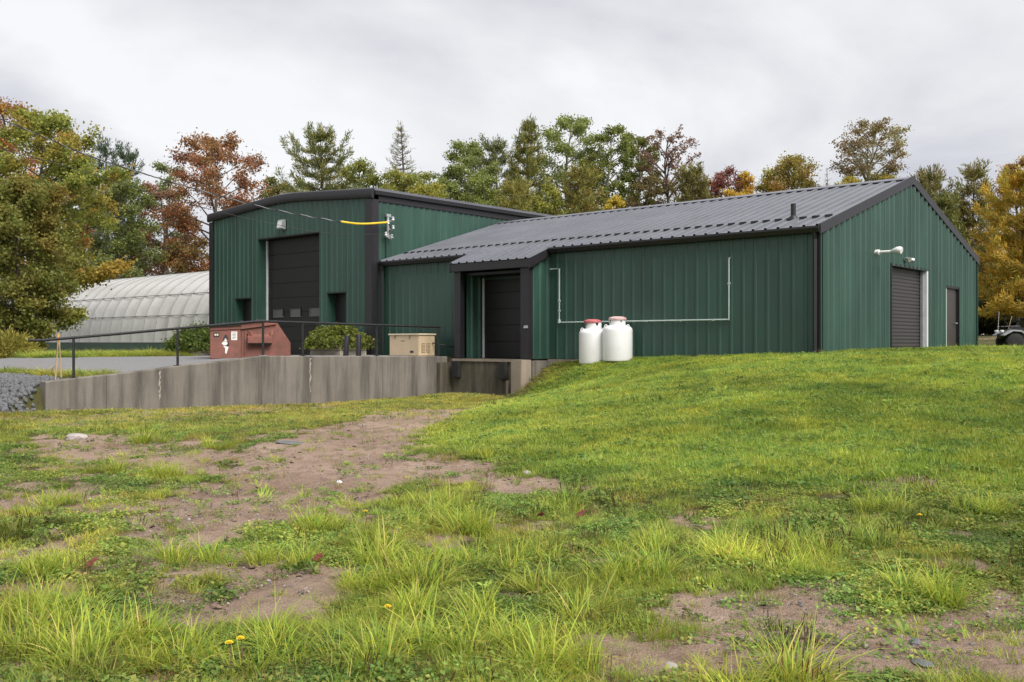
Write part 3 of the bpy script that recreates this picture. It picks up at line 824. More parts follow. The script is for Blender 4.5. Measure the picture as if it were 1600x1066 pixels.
# roof: sheets with fine corrugation running from ridge to eave
def tall_roof():
    w_ = 1.08; pitch = .18
    cuts = list(np.arange(TV0, TV1, w_)) + [TV1]
    for c0, c1 in zip(cuts[:-1], cuts[1:]):
        if c1 - c0 < .05: continue
        for ue in (TU0 - .14, TU1 + .14):
            P = ribbed(None, c0, c1, pitch, .13, .05, .075)
            vs = []
            for a_, h in P:
                vs.append((ue, a_, TE + .02 + h)); vs.append((TA, a_, TR + .02 + h))
            fs = [(2 * i, 2 * i + 2, 2 * i + 3, 2 * i + 1) for i in range(len(P) - 1)]
            k_ = len(vs)
            for a_, h in P: vs.append((ue, a_, TE - .0))
            fs += [(2 * i, k_ + i, k_ + i + 1, 2 * i + 2) for i in range(len(P) - 1)]
            MB().add(vs, fs).build('roof_panel', M['roof'], tall, TALL_O)
tall_roof()
MB().prism([(TU0 - .16, TV0 + .02, TE - .01), (TU0 - .16, TV0 + .02, TE - .14), (TU0 - .11, TV0 + .02, TE - .16), (TU0 - .02, TV0 + .02, TE - .16), (TU0 - .02, TV0 + .02, TE - .01)], (0, TV1 - TV0, 0)).build('gutter', M['gutter'], tall, TALL_O)
MB().box((TU0 - .055, TV0 + .26, TE - .36), (TU0 - .036, TV1, TE - .17)).build('eave_trim', M['trim'], tall, TALL_O)
# openings: reveals
def reveal(b0, b1, hd, dep, zb=TB):
    MB().box((b0 - .03, TV0 - .035, zb), (b0, TV0 + dep, hd)).build('reveal', M['green'], tall, TALL_O)
    MB().box((b1, TV0 - .035, zb), (b1 + .03, TV0 + dep, hd)).build('reveal', M['green'], tall, TALL_O)
    MB().box((b0 - .03, TV0 - .045, hd), (b1 + .03, TV0 + dep, hd + .05)).build('door_head', M['gutter'], tall, TALL_O)
reveal(*OD, .42); reveal(*D1, .40); reveal(*D2, .40)
od = MB().box((OD[0] + .0, TV0 + .40, TB), (OD[1] - .0, TV0 + .44, OD[2])).build('overhead_door', M['door_dark'], tall, TALL_O)
hs = (OD[2] - TB - .06) / 8
for i in range(8):
    z0 = TB + .02 + i * hs
    sec = MB().box((OD[0] + .06, TV0 + .365, z0 + .006), (OD[1] - .12, TV0 + .398, z0 + hs - .006)).build('door_section', M['door_dark'], od, TALL_O, bevel=.008)
for uc in (20.05, 21.25, 22.4):
    z0, z1 = 1.00, 1.34
    MB().box((uc - .29, TV0 + .356, z0 + .03), (uc + .29, TV0 + .3645, z1 - .03)).build('window', M['glass'], od, TALL_O)
    MB().box((uc - .33, TV0 + .335, z1 - .03), (uc + .33, TV0 + .3645, z1 + .01)).box((uc - .33, TV0 + .335, z0 + .031), (uc - .29, TV0 + .3645, z1 - .031)).build('window_frame', M['gutter'], od, TALL_O)
    MB().box((uc - .33, TV0 + .335, z0 - .01), (uc + .33, TV0 + .3645, z0 + .03)).box((uc + .29, TV0 + .335, z0 + .031), (uc + .33, TV0 + .3645, z1 - .031)).build('window_frame', M['frame_grey'], od, TALL_O)
MB().box((OD[1] - .11, TV0 + .30, TB), (OD[1] - .035, TV0 + .36, OD[2] - .02)).build('door_track', M['jamb'], tall, TALL_O)
for b0, b1, hd in (D1, D2):
    d_ = MB().box((b0 + .02, TV0 + .34, TB), (b1 - .02, TV0 + .39, hd)).build('door', M['door_dark'], tall, TALL_O)
    MB().tube([(b0 + .18, TV0 + .335, .5), (b0 + .18, TV0 + .27, .5), (b0 + .32, TV0 + .27, .5)], .02, 6).build('handle', M['galv'], d_, TALL_O)
# wall light above the door
wu, wz = 21.52, 4.55
lt = MB().prism([(wu - .16, TV0 - .04, wz - .18), (wu - .16, TV0 - .26, wz - .14), (wu - .16, TV0 - .2, wz + .2), (wu - .16, TV0 - .04, wz + .22)], (.32, 0, 0)).build('wall_light', M['galv'], tall, TALL_O, bevel=.015)
MB().prism([(wu - .13, TV0 - .262, wz - .10), (wu - .13, TV0 - .268, wz - .10), (wu - .13, TV0 - .222, wz + .13), (wu - .13, TV0 - .216, wz + .13)], (.26, 0, 0)).build('lens', M['ceramic'], lt, TALL_O)
# service bracket with insulators on the side wall
SV = .02
sb = MB().tube([(TU0 - .06, SV + .25, 3.75), (TU0 - .06, SV + .25, 4.55)], .05, 8).box((TU0 - .12, SV + .15, 4.50), (TU0 - .03, SV + .35, 4.60)).box((TU0 - .10, SV + .16, 3.78), (TU0 - .035, SV + .34, 3.86)).build('service_bracket', M['galv'], tall, TALL_O)
INS = [(TU0 - .24, SV + .10, 4.28), (TU0 - .30, SV + .28, 4.42), (TU0 - .28, SV + .30, 4.12), (TU0 - .22, SV + .02, 3.86), (TU0 - .22, SV + .30, 3.80)]
for (u_, v_, z_) in INS:
    MB().lathe([(.03, -.07), (.06, -.05), (.04, -.01), (.04, .01), (.06, .05), (.03, .07)], (u_, v_, z_), 10).tube([(u_, v_, z_ - .1), (TU0 - .06, SV + .25, z_ - .05)], .018, 6).build('insulator', M['ceramic'], sb, TALL_O, smooth=True)
for k_ in range(3):
    q0, q1 = INS[k_], INS[(k_ + 2) % 5]
    MB().tube([q0, ((q0[0] + q1[0]) / 2 - .1, (q0[1] + q1[1]) / 2 - .05, (q0[2] + q1[2]) / 2 - .16), q1], .014, 5).build('jumper_wire', M['black'], sb, TALL_O)
MB().tube([(TU0 - .06, SV + .2, 3.75), (TU0 - .06, SV + .2, .6)], .03, 6).build('conduit', M['green'], tall, TALL_O)

# power lines (held by the bracket: things of their own)
def wpix(px, py, Y): return ((px - 800) / F * Y, Y, (535 - py) / F * Y)
eU, eV, eZ = INS[0]; e0 = W(eU, eV, eZ)
line_pts = [(566,350,33.5),(533,346.5,32.7),(470,336,32.4),(395,320,32.0),(300,294,30.6),(220,270,29.4),(140,244,28.2),(80,219,27.3),(20,194,26.5),(-40,168,25.7),(-160,108,24.2)]
wp = [Vector((e0.x, e0.y, e0.z - EYE))] + [Vector(wpix(*q)) for q in line_pts]
pw = wthing('power_line', 'twisted overhead power cable with yellow sleeve at the wall insulators', 'cable', wp[0].x, wp[0].y, wp[0].z)
def smooth_path(P, n=6):
    o_ = []
    for i in range(len(P) - 1):
        p0, p1, p2, p3 = P[max(i - 1, 0)], P[i], P[i + 1], P[min(i + 2, len(P) - 1)]
        for k_ in range(n):
            t_ = k_ / n
            o_.append(.5 * ((2 * p1) + (p2 - p0) * t_ + (2 * p0 - 5 * p1 + 4 * p2 - p3) * t_ * t_ + (3 * p1 - p0 - 3 * p2 + p3) * t_ ** 3))
    return o_ + [P[-1]]
sp = smooth_path(wp)
og = tuple(wp[0])
MB().tube(sp[:13], .036, 8).build('sleeve', M['yellow'], pw, og, frame=False, smooth=True)
for ph in (0, 2.1, 4.2):
    tw = []
    for i, q in enumerate(smooth_path(sp[12:], 4)):
        a_ = i * .55 + ph
        tw.append(q + Vector((0, math.sin(a_) * .014, math.cos(a_) * .014)))
    MB().tube(tw, .010, 4).build('strand', M['cable'] if ph else M['galv'], pw, og, frame=False)
eU, eV, eZ = INS[3]; e0 = W(eU, eV, eZ)
wp2 = [Vector((e0.x, e0.y, e0.z - EYE))] + [Vector(wpix(*q)) for q in [(540,366,33.0),(480,360,32.6),(380,340,32),(250,306,30),(130,268,28.3),(60,248,27.2),(0,232,26.4),(-120,200,24.8)]]
ph_ = MB().tube(smooth_path(wp2, 5), .009, 5).build('phone_line', M['cable'], None, (0, 0, -EYE), frame=False)
tag(ph_, 'thin dark phone wire sagging below the twisted power cable', 'cable')

# ------------------------------------------------------------------ retaining wall with handrail
RU = 12.0
RW_O = (RU, -13.6, -1.6)
rw = thing('retaining_wall', 'weathered concrete retaining wall sloping down beside the loading dock', 'wall', *RW_O)
cuts = [-13.6, -12.2, -10.85, -9.2, -7.95, -7.2, -6.35, -5.1, -3.7, -2.3, -.97]
for c0, c1 in zip(cuts[:-1], cuts[1:]):
    g_ = .004
    vv = np.linspace(c0 + g_, c1 - g_, 6)
    vs, fs = [], []
    off = random.uniform(-.004, .004)
    for v_ in vv:
        zt = float(wall_top(v_)) + math.sin(v_ * 2.3) * .006
        # chamfered top edges
        vs += [(RU + off, v_, -2.1), (RU + off, v_, zt - .02), (RU + off + .02, v_, zt), (RU + .28, v_, zt), (RU + .30, v_, zt - .02), (RU + .30, v_, -2.1)]
    for i in range(5):
        for j in range(5): fs.append((i * 6 + j, i * 6 + j + 1, i * 6 + j + 7, i * 6 + j + 6))
    fs += [tuple(range(6)), tuple(range(30, 36))[::-1]]
    MB().add(vs, fs).build('wall_section', M['concrete'], rw, RW_O)
# pale lime streaks at two cracks
for vc, hgt, seed in ((-10.86, .72, 1), (-6.36, .95, 2)):
    rnd = random.Random(seed); zt = float(wall_top(vc)); L_, R_ = [], []
    for i in range(14):
        z = zt - .06 - i / 13 * hgt; w_ = .006 + .030 * rnd.random() ** 2; c_ = vc + rnd.uniform(-.02, .02)
        L_.append((RU - .008, c_ - w_, z)); R_.append((RU - .008, c_ + w_, z))
    mb = MB(); mb.add(L_ + R_ + [(RU + .001, q[1], q[2]) for q in L_ + R_],
        [(i, i + 1, 14 + i + 1, 14 + i) for i in range(13)] + [(i, i + 1, 28 + i + 1, 28 + i) for i in range(13)] + [(14 + i, 14 + i + 1, 42 + i + 1, 42 + i) for i in range(13)])
    mb.build('lime_streak', M['effl'], rw, RW_O)
HR_O = (RU + .15, -13.4, -.87)
hr = thing('handrail', 'black pipe handrail standing on the concrete retaining wall', 'railing', *HR_O)
rail_pts = [(RU + .15, v_, float(wall_top(v_)) + .93) for v_ in (-13.9, -13.6, -12, -10.3, -9, -8.1, -7.8, -7.5, -5, -3, -1.15)]
MB().tube(rail_pts, .034, 10).build('top_rail', M['rail'], hr, HR_O, smooth=True)
for v_ in (-12.9, -10.3, -7.8, -6.5, -3.8, -1.2):
    zt = float(wall_top(v_))
    po = MB().tube([(RU + .15, v_, zt - .02), (RU + .15, v_, zt + .92)], .032, 8).build('post', M['rail'], hr, HR_O)
    MB().box((RU + .08, v_ - .07, zt + .002), (RU + .22, v_ + .07, zt + .016)).build('base_plate', M['galv'] if v_ == -7.8 else M['rail'], po, HR_O)

# ------------------------------------------------------------------ generator
GU, GV = 13.35, -1.25
gzv = gz(*W(GU, GV).xy)
GE_O = (GU, GV, gzv)
ge = thing('generator', 'beige standby generator cabinet beside the handrail end', 'generator', *GE_O)
def gbox(a, b): return MB().box((GU + a[0], GV + a[1], gzv + a[2]), (GU + b[0], GV + b[1], gzv + b[2]))
gbox((-.78, -.42, -.05), (.78, .42, .03)).build('base_pad', M['concrete_pale'], ge, GE_O)
gbox((-.70, -.36, .031), (.70, .36, .70)).build('cabinet', M['tan'], ge, GE_O, bevel=.015)
gbox((-.74, -.40, .701), (.74, .40, .75)).build('lid', M['tan_light'], ge, GE_O, bevel=.015)
for a_ in (-.28, .42):
    gbox((a_ - .025, -.385, .60), (a_ + .025, -.361, .69)).build('latch', M['tan_dark'], ge, GE_O)
gbox((-.46, -.366, .13), (-.30, -.361, .2)).build('badge', M['print'], ge, GE_O)
gbox((-.05, -.364, .50), (.14, -.361, .53)).build('badge', M['tan_dark'], ge, GE_O)
for v_ in (-.24, -.02):
    gr = gbox((-.712, v_, .15), (-.701, v_ + .16, .44)).build('vent', M['tan_dark'], ge, GE_O)
    for i in range(6):
        gbox((-.722, v_ + .008, .165 + i * .045), (-.713, v_ + .152, .19 + i * .045)).build('louvre', M['tan'], gr, GE_O)
MB().tube([(GU - .70, GV + .25, gzv + .45), (GU - 1.0, GV + .3, gzv + .40), (GU - 1.3, GV + .9, gzv + .28), (GU - 1.35, GV + 1.15, gzv + .1)], .02, 6).build('hose', M['black'], ge, GE_O)

# ------------------------------------------------------------------ dumpster
dl = Vector(wpix(328, 565, 27.0)); dr = Vector(wpix(454, 560, 27.5))
dd = (dr - dl); dd.z = 0; DW = dd.length; drot = math.atan2(dd.y, dd.x)
dz0 = min(gz(dl.x + a, dl.y + b) for a, b in ((0, 0), (2, 1.2), (-.8, 1.4), (1.2, 2.4))) + .03
DO = (0, 0, 0)
du = wthing('dumpster', 'rusty red steel dumpster with black lids behind the retaining wall', 'dumpster', dl.x, dl.y, dz0, rot=drot)
hl, hr_ = .42 - dz0, .60 - dz0                 # rim heights left and right
k_ = DW / 2.27
side = [(0, 0, 0), (2.27 * k_, 0, 0), (2.27 * k_, 0, .46), (1.86 * k_, 0, hr_), (.86 * k_, 0, hl + .06), (0, 0, hl)]
body = MB().prism(side, (0, 1.7, 0)).build('body', M['dump'], du, DO, frame=False, bevel=.012)
def dbox(a, b): return MB().box(a, b)
MB().prism([(0, -.05, hl - .10), (.86 * k_, -.05, hl - .05), (.86 * k_, -.05, hl + .0), (0, -.05, hl - .02)], (0, .049, 0)).build('rim', M['dump'], du, DO, frame=False, bevel=.006)
MB().prism([(.861 * k_, -.06, hl - .06), (1.86 * k_, -.06, hr_ - .10), (1.86 * k_, -.06, hr_ + .02), (.861 * k_, -.06, hl + .08)], (0, .059, 0)).build('rim', M['dump'], du, DO, frame=False, bevel=.006)
MB().prism([(0.01, -.03, .02), (.85 * k_, -.03, .02), (.85 * k_, -.03, hl - .06), (.01, -.03, hl - .11)], (0, .029, 0)).build('side_panel', M['dump'], du, DO, frame=False, bevel=.006)
for s_ in (.90, .97):
    dbox((s_ * k_, -.035, .03), (s_ * k_ + .035, -.001, hl - .12)).build('stiffener', M['dump'], du, DO, frame=False)
zc = hl * .52
fp = MB().prism([(1.06 * k_, -.20, zc - .02), (1.06 * k_, -.20, zc + .16), (1.06 * k_, -.001, zc + .24), (1.06 * k_, -.001, zc - .02)], (.66, 0, 0)).build('fork_pocket', M['dump'], du, DO, frame=False, bevel=.01)
dbox((1.08 * k_, -.16, zc - .06), (1.06 * k_ + .62, -.001, zc - .021)).build('pocket_mouth', M['black'], fp, DO, frame=False)
MB().prism([(1.02 * k_, -.001, zc + .25), (1.14 * k_, -.17, zc + .19), (1.16 * k_, -.17, zc + .27), (1.06 * k_, -.001, zc + .34)], (.05, 0, 0)).build('gusset', M['dump'], fp, DO, frame=False)
MB().prism([(1.66 * k_, -.001, zc + .25), (1.68 * k_, -.17, zc + .19), (1.72 * k_, -.17, zc + .23), (1.72 * k_, -.001, zc + .34)], (.05, 0, 0)).build('gusset', M['dump'], fp, DO, frame=False)
for j, (v0, v1) in enumerate(((-.14, .80), (.83, 1.75))):
    MB().prism([(-.12, v0, hl + .02 + j * .03), (1.55 * k_, v0, hl + .19 + j * .02), (1.55 * k_, v0, hl + .225 + j * .02), (-.12, v0, hl + .055 + j * .03)], (0, v1 - v0, 0)).build('lid', M['lid'], du, DO, frame=False, bevel=.01)
    for q in (.3, .8, 1.25):
        zq = hl + .055 + j * .03 + (q + .12) / (1.55 * k_ + .12) * .17
        dbox((q, v0 + .02, zq - .01), (q + .05, v1 - .02, zq + .022)).build('lid_rib', M['lid'], du, DO, frame=False)
dbox((.10, -.037, hl - .27), (.25, -.031, hl - .15)).build('number_plate', M['print'], du, DO, frame=False)
dbox((.125, -.040, hl - .235), (.17, -.0375, hl - .185)).box((.182, -.040, hl - .235), (.227, -.0375, hl - .185)).build('number_plate_mark', M['tan_light'], du, DO, frame=False)
dbox((.57, -.037, hl - .36), (.73, -.031, hl - .12)).build('notice', M['paper'], du, DO, frame=False)
for zz_ in (.16, .20, .24, .28, .32):
    dbox((.60, -.0385, hl - zz_ - .008), (.70 - .03 * (zz_ > .3), -.0372, hl - zz_ + .006)).build('print_line', M['print'], du, DO, frame=False)
ex, ez = .42, hl * .50
def flat(name, pts, m): 
    return MB().prism([(ex + a_, -.0365, ez + b__) for a_, b__ in pts], (0, .0055, 0)).build(name, m, du, DO, frame=False)
flat('emblem', [(0, .26), (.045, .20), (.07, .10), (.035, .07), (.0, .14), (-.035, .07), (-.07, .10), (-.04, .19)], M['print'])
flat('emblem', [(-.02, .13), (.015, .17), (.05, .075), (.02, .05), (-.05, .06)], M['paper'])
flat('emblem', [(-.11, -.01), (-.06, .045), (.03, .04), (.06, -.01), (.02, -.05), (-.04, -.06)], M['paper'])
flat('emblem', [(.065, .03), (.10, .03), (.09, -.07), (.05, -.10), (.03, -.06)], M['print'])
flat('emblem', [(-.07, -.07), (.08, -.10), (.02, -.30), (-.015, -.26), (-.01, -.14)], M['paper'])

# ------------------------------------------------------------------ bollards
for i, (px, py0) in enumerate(((540, 524), (560, 523))):
    Yb = 30.6 - i * .5
    x_, y_, z_ = wpix(px, py0, Yb)
    zb = gz(x_, y_)
    bo = MB().lathe([(.085, zb - .1), (.085, z_ - .02), (.078, z_)], (0, 0, 0), 14).build('bollard', M['trim'], None, (0, 0, zb), frame=False, smooth=True)
    bo.location = (x_, y_, zb + EYE)
    bo.rotation_euler = (0, R(4 if i == 0 else 1), 0)
    tag(bo, ['dark round bollard leaning in front of the planter, nearer the garage door', 'upright dark round bollard in front of the planter, nearer the generator'][i], 'bollard', 'bollards beside the planter')

# ------------------------------------------------------------------ propane tanks
def tank(u, v, label, lid_shift, first):
    x_, y_ = W(u, v).xy; zb = min(gz(x_ + a, y_ + b) for a, b in ((0, 0), (-.3, -.3), (.3, -.3), (0, -.42), (-.42, 0))) + .01
    r_ = .42
    t_ = wthing('propane_tank', label, 'gas tank', x_, y_, zb, 'propane tanks against the long wall', rot=random.uniform(-.3, .3))
    MB().lathe([(r_ * .86, -.02), (r_ * .9, .02), (r_ * .9, .05)], (0, 0, 0), 28).build('foot_ring', M['black'], t_, DO, frame=False, smooth=True)
    MB().lathe([(r_ * .86, .051), (r_ * .97, .08), (r_, .13), (r_, .925), (r_ * .985, .965), (r_ * .92, 1.01), (r_ * .78, 1.05), (r_ * .6, 1.072), (.01, 1.078)], (0, 0, 0), 32).build('vessel', M['white'], t_, DO, frame=False, smooth=True)
    # guard collar with cut-outs
    rc_ = .225; mb = MB(); n_ = 36
    hts = []
    for j in range(n_ + 1):
        a_ = 2 * math.pi * j / n_
        deg = math.degrees(a_) % 360
        cut = .09 if (200 < deg < 222 or 292 < deg < 320 or 60 < deg < 120) else 0
        hts.append(1.24 - cut)
    vs, fs = [], []
    for j in range(n_):
        for rr_ in (rc_, rc_ - .012):
            for z in (1.05, hts[j]):
                a_ = 2 * math.pi * j / n_
                vs.append((rr_ * math.cos(a_), rr_ * math.sin(a_), z))
    for j in range(n_):
        a_ = 4 * j; b2 = 4 * ((j + 1) % n_)
        fs += [(a_, b2, b2 + 1, a_ + 1), (a_ + 2, a_ + 3, b2 + 3, b2 + 2), (a_ + 1, b2 + 1, b2 + 3, a_ + 3)]
    mb.add(vs, fs); mb.build('collar', M['white'], t_, DO, frame=False)
    MB().lathe([(rc_ + .012, 1.225), (rc_ + .03, 1.245), (rc_ + .028, 1.285), (rc_ - .02, 1.315), (rc_ - .1, 1.335), (.01, 1.338)], (lid_shift[0], lid_shift[1], lid_shift[2]), 24).build('lid', M['red_faded'] if first else M['red'], t_, DO, frame=False, smooth=True)
    MB().lathe([(.05, 1.0), (.05, 1.12), (.03, 1.13), (.03, 1.2)], (0, 0, 0), 10).tube([(0, 0, 1.15), (.13, -.05, 1.15)], .02, 6).build('valve', M['galv'], t_, DO, frame=False)
    for a_ in (-.4, math.pi + .4):
        pts = [((r_ * .80 + .045 * math.cos(q)) * math.cos(a_), (r_ * .80) * math.sin(a_), .1 * 10.25 + .06 * math.sin(q)) for q in np.linspace(-.3, math.pi + .3, 9)]
        MB().tube(pts, .014, 6).build('lifting_lug', M['white'], t_, DO, frame=False)
    return t_
tank(5.66, -.55, 'white propane tank nearer the gable corner with faded lid sitting level', (0, 0, -.015), True)
tank(6.44, -.62, 'white propane tank nearer the loading door with red lid slipped aside', (-.03, -.01, .005), False)

# ------------------------------------------------------------------ greenhouse
GH0, GH1, GV0, GSP, GHT, GBZ = 30.0, 56.0, 2.0, 9.4, 3.9, -.02
GR_O = (GH0, GV0, -.75)
gh = thing('greenhouse', 'white plastic hoop greenhouse with green base boards behind the maple', 'greenhouse', *GR_O)
def hoop_pt(a_, u, off=0):
    c_, s_ = math.cos(a_), math.sin(a_)
    ex_ = .86
    v_ = GV0 + GSP / 2 - math.copysign(abs(c_) ** ex_, c_) * (GSP / 2 + off)
    return (u, v_, GBZ + abs(s_) ** ex_ * (GHT + off))
AN = np.linspace(0, math.pi, 25)
NB = 22; bw = (GH1 - GH0) / NB
film0 = hoop0 = None
for i in range(NB + 1):
    u = GH0 + i * bw
    if hoop0 is None:
        hoop0 = MB().tube([hoop_pt(a_, u, .012) for a_ in AN], .022, 6).build('hoop', M['hoop'], gh, GR_O, smooth=True)
    else:
        h_ = hoop0.copy(); COL.objects.link(h_); h_.parent = gh; h_.location = (-(i * bw), 0, 0)
    if i == NB: break
    if i in (0, 5, 11):
        vs, fs = [], []; uu = np.linspace(u + .002, u + bw - .002, 7); rnd = random.Random(i)
        for q in uu:
            t_ = (q - u) / bw
            for a_ in AN:
                sag = -.05 * math.sin(math.pi * t_) + .02 * math.sin(a_ * 5 + q * 3 + i) * math.sin(math.pi * t_)
                vs.append(hoop_pt(a_, q, sag))
        n_ = len(AN)
        fs = [(r__ * n_ + j, r__ * n_ + j + 1, (r__ + 1) * n_ + j + 1, (r__ + 1) * n_ + j) for r__ in range(6) for j in range(n_ - 1)]
        film0 = MB().add(vs, fs).build('film_panel', M['film'], gh, GR_O, smooth=True); fi = i
    else:
        f_ = film0.copy(); COL.objects.link(f_); f_.parent = gh; f_.location = (-(i - fi) * bw, 0, 0)
for a_ in (.30, .62, 1.57, math.pi - .62, math.pi - .3):
    q0, q1 = hoop_pt(a_, GH0, .01), hoop_pt(a_, GH1, .01)
    MB().tube([q0, q1], .022, 5).build('purlin', M['hoop'], gh, GR_O)
for v_ in (GV0 - .06, GV0 + GSP - .02):
    for i in range(8):
        u0 = GH0 + i * (GH1 - GH0) / 8
        MB().box((u0 + .006, v_, -1.1), (u0 + (GH1 - GH0) / 8 - .006, v_ + .08, GBZ - .005)).build('base_board', M['green'], gh, GR_O)
MB().box((GH0, GV0 - .08, GBZ - .004), (GH1, GV0 + .06, GBZ + .035)).build('base_rail', M['hoop'], gh, GR_O)
for u in (GH0 - .02, GH1 + .02):
    poly = [(u, GV0, -1.0)] + [hoop_pt(a_, u, -.02) for a_ in AN] + [(u, GV0 + GSP, -1.0)]
    MB().prism(poly, (.01, 0, 0)).build('end_wall', M['film'], gh, GR_O)

# ------------------------------------------------------------------ plants: leaves
rng = np.random.default_rng(5)
def unit(a): return a / (np.linalg.norm(a, axis=-1, keepdims=True) + 1e-9)
def leaves(C_, size, cols, up=.5, aspect=.7, rg=rng):
    """diamond leaves at centres C_ (n,3)"""
    n = len(C_)
    nrm = unit(rg.normal(size=(n, 3)) + np.array([0, 0, up]))
    t_ = unit(np.cross(nrm, rg.normal(size=(n, 3))))
    b_ = np.cross(nrm, t_)
    s = (size * rg.uniform(.65, 1.35, n))[:, None]
    fold = nrm * s * .18
    V_ = np.stack([C_ - t_ * s * .5, C_ + b_ * s * .5 * aspect + fold, C_ + t_ * s * .5, C_ - b_ * s * .5 * aspect + fold], 1).reshape(-1, 3)
    F_ = np.arange(4 * n).reshape(n, 4)
    return V_, F_, np.repeat(cols, 4, 0)
def needles(C_, D_, ln, wd, cols, rg=rng):
    """thin blades starting at C_ along D_"""
    n = len(C_)
    s = unit(np.cross(D_, rg.normal(size=(n, 3))))
    l_ = (ln * rg.uniform(.7, 1.3, n))[:, None]; w_ = (wd * rg.uniform(.7, 1.3, n))[:, None]
    V_ = np.stack([C_ - s * w_ * .35, C_ + D_ * l_ * .55 - s * w_ * .5, C_ + D_ * l_, C_ + D_ * l_ * .55 + s * w_ * .5], 1).reshape(-1, 3)
    return V_, np.arange(4 * n).reshape(n, 4), np.repeat(cols, 4, 0)
LEAF_GAIN = 1.75
def palette(n, pal, rg):
    """pal: list of (weight, rgb)"""
    w = np.array([p_[0] for p_ in pal], float); w /= w.sum()
    c = np.array([p_[1] for p_ in pal])
    return c[rg.choice(len(pal), n, p=w)]
def finish_tree(root, wood, bark, parts, mat_leaf):
    wood.build('trunk', bark, root, DO, frame=False, smooth=True)
    V_ = np.concatenate([p_[0] for p_ in parts]); k = 0; Fs = []
    for p_ in parts: Fs.append(p_[1] + k); k += len(p_[0])
    me_ = npmesh('crown', V_, np.concatenate(Fs), np.concatenate([p_[2] for p_ in parts]), mat_leaf)
    ob = bpy.data.objects.new('crown', me_); COL.objects.link(ob); ob.parent = root
def prof_fn(kind):
    return {'oval': lambda t_: math.sin(math.pi * (.12 + .82 * t_)) ** .7,
            'round': lambda t_: math.sqrt(max(0.02, 1 - (2 * t_ - 1) ** 2 * .94)),
            'cone': lambda t_: (1 - t_) ** .75 + .06,
            'top': lambda t_: (.45 + .75 * t_) if t_ < .75 else (1.01 - (t_ - .75) * 2.4),
            'column': lambda t_: .65 + .35 * math.sin(math.pi * t_) if t_ < .85 else .75 - (t_ - .85) * 3,
            'skirt': lambda t_: (1 - t_ * .85) ** .6}[kind]
def broadleaf(label, px, Y, top, rpx, base_y, nleaf, leaf, pal, shape='oval', seed=1, limbs=22, sub=5, sig=.16, bark='bark', tip=None, tip_amt=.0, upw=.55, group='trees behind the buildings', cat='tree', name='broadleaf_tree', lean=0.0, off=None, min_zb=.3, cjit=.25, extra=()):
    nleaf = int(nleaf * 1.6); leaf = leaf * .72
    rg = np.random.default_rng(seed); rnd = random.Random(seed)
    x = (px - 800) / F * Y; zg = gz(x, Y)
    h = (535 - top) / F * Y - zg; r_ = rpx / F * Y
    zb = max(min_zb, (535 - base_y) / F * Y - zg)
    root = wthing(name, label, cat, x, Y, zg - .05, group)
    pf = prof_fn(shape)
    wood = MB(); rt = .03 + h * .013
    nseg = 8
    tp = [Vector((lean * (i / nseg) ** 2 * h + math.sin(i * 1.3 + seed) * .03 * h * (i / nseg) * .6, math.cos(i * 1.7 + seed) * .02 * h * (i / nseg), h * .95 * i / nseg)) for i in range(nseg + 1)]
    wood.tube(tp, [rt * (1 - .88 * (i / nseg)) + .01 for i in range(nseg + 1)], 7)
    def tpos(z):
        q = max(0, min(nseg - 1e-3, z / (h * .95) * nseg)); i = int(q); return tp[i].lerp(tp[i + 1], q - i)
    cl, cw = [], []
    for i in range(limbs):
        t_ = (i + rnd.random() * .8) / limbs
        z = zb + (h * .97 - zb) * t_
        L_ = r_ * pf(t_) * rnd.uniform(.72, 1.12)
        a_ = i * 2.39996 + rnd.uniform(-.4, .4)
        rise = L_ * upw * rnd.uniform(.5, 1.2)
        st = tpos(max(.3, z - rise * .9)); en = Vector((tpos(z).x + math.cos(a_) * L_, tpos(z).y + math.sin(a_) * L_, min(z + rise * .25, h * .99)))
        mid = st.lerp(en, .5) + Vector((rnd.uniform(-.1, .1) * L_, rnd.uniform(-.1, .1) * L_, rise * .12))
        lp = [st, mid, en]
        r0 = max(.012, rt * .45 * (1 - t_ * .7))
        wood.tube(lp, [r0, r0 * .6, r0 * .2], 5, cap=False)
        cl.append(en); cw.append(1.0)
        for j in range(sub):
            f_ = .35 + .6 * (j + rnd.random()) / sub
            b0 = st.lerp(mid, f_ * 2) if f_ < .5 else mid.lerp(en, f_ * 2 - 1)
            l2 = (.22 + .2 * rnd.random()) * max(L_, r_ * .35)
            d_ = Vector((math.cos(a_ + rnd.uniform(-1.5, 1.5)), math.sin(a_ + rnd.uniform(-1.5, 1.5)), rnd.uniform(-.15, .8))).normalized()
            e_ = b0 + d_ * l2
            wood.tube([b0, e_], [r0 * .35, r0 * .12 + .004], 4, cap=False)
            cl.append(e_); cw.append(.9); 
            if rnd.random() < .6: cl.append(b0.lerp(e_, .55)); cw.append(.6)
    for (ex_, ey_, dy_) in extra:
        en = Vector(((ex_ - 800) / F * Y - x, dy_, (535 - ey_) / F * Y - zg)); st = tpos(max(.6, en.z - r_ * .45)); mid = st.lerp(en, .55) + Vector((0, 0, r_ * .05))
        wood.tube([st, mid, en], [rt * .4, rt * .25, .012], 5, cap=False)
        for q in range(26):
            f_ = .45 + .55 * q / 25; b0 = mid.lerp(en, (f_ - .45) / .55)
            cl.append(b0 + Vector((rnd.uniform(-.1, .1), rnd.uniform(-.3, .3), rnd.uniform(-.12, .12))) * r_ * .6 * (1.15 - f_)); cw.append(.55)
    cl = np.array([tuple(q) for q in cl]); cw = np.array(cw); cw /= cw.sum()
    ci = rg.choice(len(cl), nleaf, p=cw)
    s_ = r_ * sig * .88
    C_ = cl[ci] + rg.normal(size=(nleaf, 3)) * np.array([s_, s_, s_ * .75])
